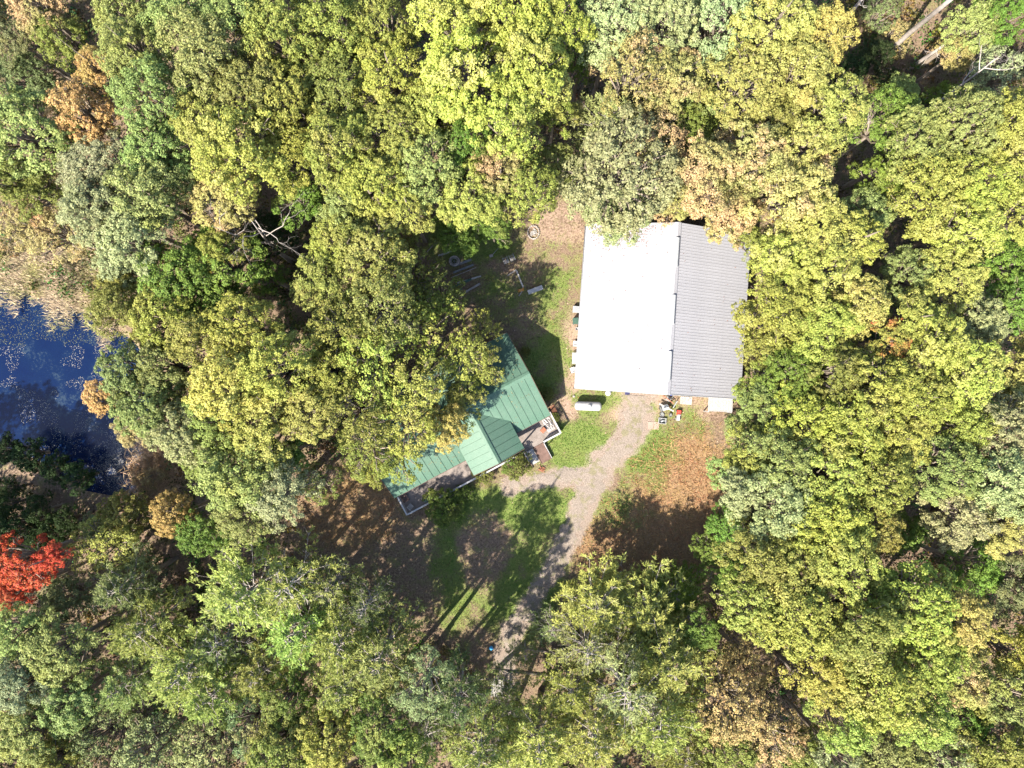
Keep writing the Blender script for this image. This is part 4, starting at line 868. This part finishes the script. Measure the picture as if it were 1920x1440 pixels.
# machine and scrap in front of barn
t = thing("engine_block", "grey greasy engine with flywheel, biggest lump of the scrap heap", "engine", P(1245,764), .3)
mb = MB(); mb.box((0,0,.42),(.8,.62,.55),top=.85); mb.box((.1,.0,.78),(.5,.3,.2)); part("block", mb, 'greymetal', t)
for i in range(4):
    mb = MB(); mb.lathe([(.001,0),(.07,0),(.07,.16),(.03,.18),(.001,.18)],8,(-.25+i*.17,.02,.86)); part("cylinder_head", mb, 'darkgrey', t)
mb = MB(); mb.lathe([(.06,-.05),(.36,-.05),(.36,.05),(.06,.05)],18,(-.48,0,.42),'X'); part("flywheel", mb, 'rubber', t)
for i in range(3):
    mb = MB(); mb.tube([(.4,-.2+i*.18,.6),(.62,-.25+i*.2,.5),(.66,-.3+i*.22,.1)],.035,n=6); part("pipe", mb, 'rust', t)
t = thing("push_mower", "small push mower with white deck in the scrap heap", "mower", P(1253,748), -.6)
mb = MB(); mb.box((0,0,.2),(.55,.5,.16),top=.85); part("deck", mb, 'fabric', t); mb = MB(); mb.lathe([(.001,0),(.15,0),(.16,.12),(.1,.2),(.001,.22)],12,(0,0,.28)); part("motor", mb, 'darkgrey', t)
for sx in (-1,1):
    for sy in (-1,1):
        mb = MB(); mb.lathe([(.001,-.03),(.11,-.03),(.11,.03),(.001,.03)],12,(sx*.31,sy*.2,.11),'X'); part("wheel", mb, 'rubber', t)
mb = MB(); mb.tube([(-.2,.25,.25),(-.2,1.0,.85),(.2,1.0,.85),(.2,.25,.25)],.018,n=5); part("handle", mb, 'greymetal', t)
t = thing("bucket", "blue bucket at the top of the scrap heap", "bucket", P(1257,738)); mb = MB(); mb.lathe([(.001,0),(.16,0),(.21,.4),(.19,.4),(.14,.03),(.001,.03)],14); part("pail", mb, 'blue', t); mb = MB(); mb.torus((0,0,.4),.2,.015,14,5); part("rim", mb, 'blue', t)
def wheel(loc, Rr, label, rz=0, ry=0, name="spare_wheel"):
    t = thing(name, label, "wheel", loc, rz); mb = MB(); mb.torus((0,0,.1),Rr*.78,Rr*.24,20,8,ry=ry); part("tyre", mb, 'rubber', t)
    mb = MB(); mb.torus((0,0,.1),Rr*.5,.02,16,5,ry=ry); 
    for k in range(5): a = k*1.2566; v = Matrix.Rotation(ry,3,'Y') @ Vector((math.cos(a)*Rr*.5,math.sin(a)*Rr*.5,0)); mb.tube([(0,0,.1),(v.x,v.y,.1+v.z)],.02,n=4)
    part("rim", mb, 'greymetal', t); return t
wheel(P(1241,777), .28, "spare wheel lying at the lower left of the scrap heap")
wheel((P(1256,778)[0],P(1256,778)[1],.2), .24, "smaller wheel tilted at the lower right of the scrap heap", ry=.5)
for i,(a,b,m,l) in enumerate([((1236,757),(1262,771),'fabric',"white bent sheet metal strip across the scrap heap"),((1243,742),(1262,757),'rust',"rusty angle iron across the upper scrap heap"),((1262,765),(1269,752),'greymetal',"grey conduit at the right side of the scrap heap")]):
    A = P(*a,.55); B = P(*b,.35); c = [(A[k]+B[k])/2 for k in range(3)]; t = thing("scrap_metal", l, "scrap metal", (c[0],c[1],0), math.atan2(B[1]-A[1],B[0]-A[0])); L = math.hypot(B[0]-A[0],B[1]-A[1])
    mb = MB(); mb.box((0,0,.62),(L,.16 if i==0 else .06,.02),rx=.3); mb.box((0,.06,.60),(L*.95,.02,.10)); part("strip", mb, m, t)
    mb = MB(); mb.box((-L*.35,0,.3),(.05,.05,.6)); mb.box((L*.35,0,.3),(.05,.05,.6)); part("support", mb, 'darkgrey', t)
t = thing("ride_on_toy", "red and white ride-on toy car at the scrap heap's right", "toy car", P(1271,778), R_(-8))
mb = MB(); mb.box((0,.28,.36),(.42,.55,.32),top=.85); part("hood", mb, 'red', t); mb = MB(); mb.box((0,-.32,.34),(.36,.62,.26),top=.85); part("tail", mb, 'whitepaint', t)
mb = MB(); mb.box((0,.02,.55),(.34,.12,.16)); part("seat", mb, 'fabric', t)
for sx in (-1,1):
    for sy in (-1,1):
        mb = MB(); mb.lathe([(.001,-.04),(.14,-.04),(.14,.04),(.001,.04)],12,(sx*.26,sy*.4,.14),'X'); part("wheel", mb, 'rubber', t)
def crate(loc, rz, label, dims=(.78,.6,.35), mat='whitepaint', inner='darkgrey'):
    t = thing("crate", label, "crate", loc, rz); x, y, z = dims; mb = MB()
    for s in (-1,1): mb.box((0,s*y/2,z/2),(x+.04,.04,z)); mb.box((s*x/2,0,z/2),(.04,y-.045,z))
    part("side_walls", mb, mat, t); mb = MB(); mb.box((0,0,.03),(x-.05,y-.05,.04)); part("bottom", mb, inner, t); return t
crate(P(1241,789), R_(-6), "open white crate with dark junk, below the scrap heap")
t = thing("small_motor", "small dark motor inside the open white crate", "motor", (P(1241,789)[0],P(1241,789)[1],.055), .5); mb = MB(); mb.lathe([(.001,-.2),(.11,-.2),(.13,0),(.11,.2),(.001,.2)],12,(0,0,.14),'X'); part("casing", mb, 'darkgrey', t); mb = MB(); mb.box((0,.0,.30),(.2,.12,.1)); part("terminal_box", mb, 'greymetal', t)
t = thing("plywood_sheet", "two pinkish plywood panels lying flat left of the crate", "plywood", P(1225,798), R_(-2))
for s in (-1,1):
    mb = MB(); mb.box((s*.31,0,.04),(.60,.82,.035)); part("panel", mb, 'plywood', t)
t = thing("concrete_pad", "small stained concrete pad under the barn eave with debris", "concrete pad", P(1286,751), R_(-4)); mb = MB(); mb.box((0,0,.06),(1.25,.85,.12)); part("slab", mb, 'concrete', t)
mb = MB()
for i in range(14): mb.box((random.uniform(-.5,.5),random.uniform(-.35,.35),.14),(random.uniform(.05,.16),random.uniform(.04,.1),.04),rz=random.uniform(0,3))
tag(part("debris", mb, 'fabric', t), kind='stuff')
t = thing("lean_to", "white flat-roofed shed on posts at the barn's lower right corner", "shed", P(1340,757), R_(-2))
mb = MB(); mb.box((0,.05,2.05),(2.45,1.55,.05),rx=.03)
for i in range(9): mb.box((-1.15+i*.2875,.05,2.085),(.04,1.53,.03),rx=.03)
part("roof", mb, 'fabric', t); mb = MB()
for s in (-1,1): mb.box((s*1.26,.05,2.06),(.05,1.64,.10))
mb.box((0,-.75,2.03),(2.46,.05,.10)); part("trim", mb, 'whitepaint', t)
for s in (-1,1):
    mb = MB(); mb.box((s*1.2,-.85,1.0),(.10,.10,2.0)); part("post", mb, 'whitepaint', t)
mb = MB(); mb.span((-1.18,.70,0),(1.18,.76,1.97)); part("wall", mb, 'siding', t)
mb = MB(); mb.span((1.13,-.7,0),(1.19,.68,1.97)); part("wall", mb, 'rust', t)
t = thing("garden_rack", "rusty red slatted rack beside the deck's right end", "rack", P(1037,766), R_(-65))
for i in range(5):
    mb = MB(); mb.box((0,-.22+i*.11,.5+.02*i),(.95,.05,.03)); part("slat", mb, 'rust', t)
for s in (-1,1):
    mb = MB(); mb.tube([(s*.45,-.25,.0),(s*.45,-.22,.52),(s*.45,.26,.6),(s*.45,.3,0)],.02,n=5); part("leg", mb, 'rust', t)
# deck furniture
def box_seat(loc, rz, label, m, d=(.6,.6)):
    t = thing("deck_chair", label, "chair", loc, rz); mb = MB()
    for i in range(4): mb.box((0,-d[1]/2+.08+i*d[1]/4.4,.4),(d[0],.09,.03))
    part("seat", mb, m, t); mb = MB()
    for i in range(3): mb.box((0,d[1]/2,.55+i*.14),(d[0],.03,.09))
    part("backrest", mb, m, t)
    for sx in (-1,1):
        mb = MB(); mb.box((sx*d[0]/2,0,.58),(.07,d[1],.03)); part("armrest", mb, m, t)
        for sy in (-1,1):
            mb = MB(); mb.box((sx*d[0]/2,sy*d[1]/2.2,.2),(.05,.05,.4)); part("leg", mb, m, t)
hz = math.atan2(HU[1],HU[0])
x, y = hw(.65,-.7); box_seat((x,y,DZ+.004), hz+1.57, "dark slatted chair in the deck's lower left corner, nearer house", 'darkwood')
x, y = hw(.7,-1.75); box_seat((x,y,DZ+.004), hz+.4, "dark slatted chair at the deck's outer lower left corner", 'greywood', (.52,.52))
x, y = hw(2.6,-1.9); t = thing("plant_stand", "small dark green metal table by the deck's outer railing", "table", (x,y,DZ+.004), hz)
mb = MB(); mb.box((0,0,.5),(.7,.4,.03)); part("tabletop", mb, 'greenp', t)
for sx in (-1,1):
    for sy in (-1,1): mb = MB(); mb.box((sx*.3,sy*.16,.245),(.03,.03,.48)); part("leg", mb, 'greenp', t)
x, y = hw(18.1,-.9); t = thing("blanket", "crumpled white blanket heap on the deck's upper right end", "blanket", (x,y,DZ+.004), hz)
mb = MB(); rr = np.random.default_rng(4); n = 12; gx_, gy_ = np.meshgrid(np.linspace(-.45,.45,n), np.linspace(-.8,.8,n), indexing='ij'); hz_ = .04+.35*rr.uniform(size=(n,n))**1.5*np.clip(1-(gx_/.5)**2,0,1)*np.clip(1-(gy_/.85)**2,0,1)
mb.add(np.stack([gx_,gy_,hz_],-1).reshape(-1,3), [(i*n+j,(i+1)*n+j,(i+1)*n+j+1,i*n+j+1) for i in range(n-1) for j in range(n-1)]); part("cloth", mb, 'fabric', t)
x, y = hw(17.3,-1.2); t = thing("stool", "rust-red low stool beside the blanket on the deck", "stool", (x,y,DZ+.004), hz+.3); mb = MB(); mb.box((0,0,.33),(.6,.5,.07),top=.9); part("seat", mb, 'rust', t)
for sx in (-1,1):
    for sy in (-1,1): mb = MB(); mb.box((sx*.24,sy*.2,.15),(.04,.04,.3)); part("leg", mb, 'darkwood', t)
x, y = hw(9.2,-2.9); t = thing("flower_pot", "terracotta pot outside the front railing", "flower pot", (x,y,0)); mb = MB(); mb.lathe([(.001,0),(.14,0),(.21,.32),(.23,.32),(.23,.4),(.18,.4),(.16,.3),(.001,.3)],14); part("pot", mb, 'rust', t); mb = MB(); mb.lathe([(.001,.33),(.16,.33)],12); part("soil", mb, 'darkwood', t)
# upper yard
t = thing("fire_ring", "round stone fire ring on bare ground near the top of the yard", "fire pit", P(1000,436))
for i in range(20):
    a = i*2*math.pi/20; mb = MB(); mb.box((.62*math.cos(a)*1.0,.72*math.sin(a),.09),(.2*random.uniform(.7,1.1),.13*random.uniform(.8,1.2),.18),rz=a+1.57+random.uniform(-.2,.2),top=.8); part("stone", mb, 'rock', t)
mb = MB()
for i in range(26): a = random.uniform(0,6.28); q = random.uniform(0,.42); mb.box((q*math.cos(a),q*math.sin(a),.05+random.uniform(0,.08)),(random.uniform(.1,.3),.06,.06),rz=random.uniform(0,3))
tag(part("charred_wood", mb, 'greywood', t), kind='stuff')
def lounge(loc, rz, label):
    t = thing("folding_chair", label, "chair", loc, rz)
    for i in range(4): mb = MB(); mb.box((0,-.2+i*.11,.4),(.5,.08,.02)); part("slat", mb, 'fabric', t)
    for i in range(2): mb = MB(); mb.box((0,.28+.06*i,.55+i*.15),(.5,.02,.1)); part("back_slat", mb, 'fabric', t)
    mb = MB()
    for s in (-1,1): mb.tube([(s*.26,-.25,0),(s*.26,-.22,.42),(s*.26,.3,.4),(s*.26,.42,.82)],.018,n=5); mb.tube([(s*.26,.3,0),(s*.26,.2,.42)],.018,n=5)
    part("frame", mb, 'greymetal', t); return t
lc = lounge(P(949,491), R_(22), "pale folding chair in the yard, left of the pair"); copy_tree(lc, P(961,486), R_(28), "pale folding chair in the yard, right of the pair")
t = thing("cement_block", "small pale block with rod at left of the folding chairs", "block", P(921,480), .4); mb = MB(); mb.box((0,0,.1),(.4,.3,.2)); part("block", mb, 'concrete', t); mb = MB(); mb.tube([(.1,0,.15),(1.1,.5,.08)],.02,n=4); part("rod", mb, 'greymetal', t)
def board(a, b, w, h, label, mat='greywood', name="board", cat="board", z=0.0):
    A = P(*a); B = P(*b); t = thing(name, label, cat, ((A[0]+B[0])/2,(A[1]+B[1])/2,z), math.atan2(B[1]-A[1],B[0]-A[0])); L = math.hypot(B[0]-A[0],B[1]-A[1])
    mb = MB(); mb.box((0,0,h/2+.02),(L,w,h)); part("plank", mb, mat, t); mb = MB()
    for s in (-1,1): mb.box((s*L*.38,0,h/2+.02),(.07,w+.03,h+.03))
    part("cleat", mb, mat, t); return t
board((990,549),(1017,539),.46,.34,"long white trough box lying in the yard left of the barn",'whitepaint',"trough","trough")
board((951,517),(968,506),.12,.08,"short pale plank pointing at the wooden beam's top end",'concrete')
board((968,507),(981,539),.16,.14,"mossy wooden beam lying between plank and orange scrap")
board((973,555),(979,546),.1,.08,"tiny white stick below the orange scrap",'concrete')
t = thing("plastic_scrap", "orange plastic scrap left of the white trough", "scrap", P(977,544), .3); mb = MB(); mb.box((0,0,.12),(.7,.32,.2),top=.6); part("shell", mb, 'orange', t); mb = MB(); mb.box((.3,.2,.08),(.5,.06,.06),rz=.9); part("arm", mb, 'orange', t)
t = wheel(P(852,490), .62, "large grey spoked cable reel lying by the board pile", name="cable_reel"); t["category"] = "cable reel"
mb = MB(); mb.torus((0,0,.26),.50,.09,22,6); mb.torus((0,0,.30),.36,.05,20,6); part("coil", mb, 'concrete', t)
bl = [((822,480),(850,470),"pale board above the cable reel"),((846,521),(893,502),"thin pale pole across the middle of the board pile"),((850,512),(888,497),"dark board just above the thin pale pole"),
 ((856,497),(884,487),"short dark board right of the cable reel"),((858,531),(902,518),"broad grey board in the lower pile"),((846,541),(884,524),"mossy grey board between the pile's lower boards"),((872,548),(900,532),"pale short board lowest in the pile"),((856,549),(866,541),"green-grey stub at the pile's lower left")]
for i,(a,b,l) in enumerate(bl): board(a, b, .06 if i==1 else random.uniform(.16,.28), .09, l, ['greywood','concrete','darkgrey','darkgrey','greywood','greenp','concrete','greenp'][i], z=.0+.1*(i%3))
# lower drive
t = thing("jug", "light blue plastic jug at the dark left edge of the lower drive", "jug", P(921,1214)); mb = MB(); mb.lathe([(.001,0),(.2,0),(.22,.35),(.1,.5),(.06,.55),(.001,.56)],12); part("body", mb, 'skyblue', t); mb = MB(); mb.tube([(.1,0,.48),(.25,0,.42),(.22,0,.2)],.03,n=5); part("handle", mb, 'skyblue', t)
t = thing("bucket", "white bucket lying at the pine edge left of the drive", "bucket", P(805,1214)); mb = MB(); mb.lathe([(.001,-.2),(.15,-.2),(.19,.22),(.17,.22),(.13,-.17),(.001,-.17)],12,(0,0,.19),'X'); part("pail", mb, 'whitepaint', t); mb = MB(); mb.tube([(.22,-.17,.2),(.32,0,.1),(.22,.17,.2)],.01,n=4); part("handle", mb, 'greymetal', t)
t = thing("utility_trailer", "small grey open trailer half under the pines beside lower drive", "trailer", P(933,1286), R_(85))
mb = MB()
for i in range(5): mb.box((0,-.48+i*.24,.55),(1.9,.2,.04))
part("bed_planks", mb, 'greywood', t)
for s in (-1,1):
    mb = MB(); mb.box((0,s*.62,.72),(1.95,.04,.05)); mb.box((0,s*.62,.56),(1.95,.05,.08)); [mb.box((x,s*.62,.65),(.04,.04,.2)) for x in (-.9,0,.9)]
    part("side_rail", mb, 'greymetal', t)
for s in (-1,1):
    mb = MB(); mb.lathe([(.001,-.08),(.3,-.08),(.3,.08),(.001,.08)],16,(0,0,0),'Z'); w = part("wheel", mb, 'rubber', t, loc=(-.1,s*.76,.3), rot=(math.pi/2,0,0))
mb = MB(); mb.tube([(.95,.4,.52),(1.7,0,.45),(.95,-.4,.52)],.035,n=5); part("drawbar", mb, 'darkgrey', t)
for i,(a,l,s) in enumerate([((941,1390),"pale flat rock in the pines near the bottom edge",.8),((320,1366),"pale flat rock in the lower left thicket",.7),((1165,902),"brown stone",.0)]):
    if s: 
        t = thing("boulder", l, "rock", P(*a)); mb = MB(); rr = random.Random(i); mb.lathe([(.001,.35*s),(.4*s,.32*s),(.62*s,.15*s),(.6*s,0)],9); 
        mb.v = [(x*rr.uniform(.8,1.2),y*rr.uniform(.6,1.0),z) for x,y,z in mb.v]; part("rock", mb, 'concrete', t)
t = thing("leaf_pile", "small reddish brown brush heap on the gravel spur", "brush pile", P(1016,880)); mb = MB()
for i in range(30): a = random.uniform(0,6.28); q = random.uniform(0,.35); mb.box((q*math.cos(a),q*math.sin(a),.05+random.uniform(0,.2)),(random.uniform(.2,.5),.04,.04),rz=random.uniform(0,3),ry=random.uniform(-.4,.4))
tag(part("twigs", mb, 'rust', t), kind='stuff')
# shrubs by the deck
def shrub(px, py, r_, H, col, label, seed, bank='b', name="shrub"):
    x, y, _ = at(px, py, H*.6); t = thing(name, label, "shrub", (x,y,0)); me, br = BANK[bank][seed%len(BANK[bank])]; Rm = r_*.0575
    co = link("foliage", me, t, (0,0,H*.55), (0,0,seed), (Rm,Rm,H*.55/.75)); a, base, acc, amt = PAL[col]; co.color = (*[b*1.15 for b in base],1); co["accent"] = list(acc); co["accent_amount"] = amt
    link("stems", br, t, (0,0,H*.55), (0,0,seed), (Rm,Rm,H*.55/.75))
shrub(832,948,46,3.0,'G',"leafy green shrub in front of the deck's left half",1)
shrub(968,872,34,2.4,'G',"bright green shrub left of the deck steps",2)
shrub(905,893,26,1.6,'O',"low yellowish shrub below the entry gable",3)
shrub(870,925,24,1.4,'G',"low green shrub between the two deck shrubs",4,'s')
shrub(1027,740,16,1.2,'G',"small green bush by the house's right end wall",5)
shrub(1040,783,12,.8,'G',"tiny green bush at the deck's right corner",6)
shrub(985,660,12,1.0,'G',"small bush at the house's upper right wall",7)
shrub(783,412,36,4,'P',"pink-tan dead bush poking out above the yard's left",8,'s')
shrub(280,885,40,2.4,'T',"tan shrub at the pond's lower right shore",9,'s')
shrub(250,940,36,2.2,'T',"yellow-tan shrub below the pond's lower right shore",10,'s')
shrub(1075,1180,22,2.0,'G',"small green shrub at right edge of lower drive",11,'s')
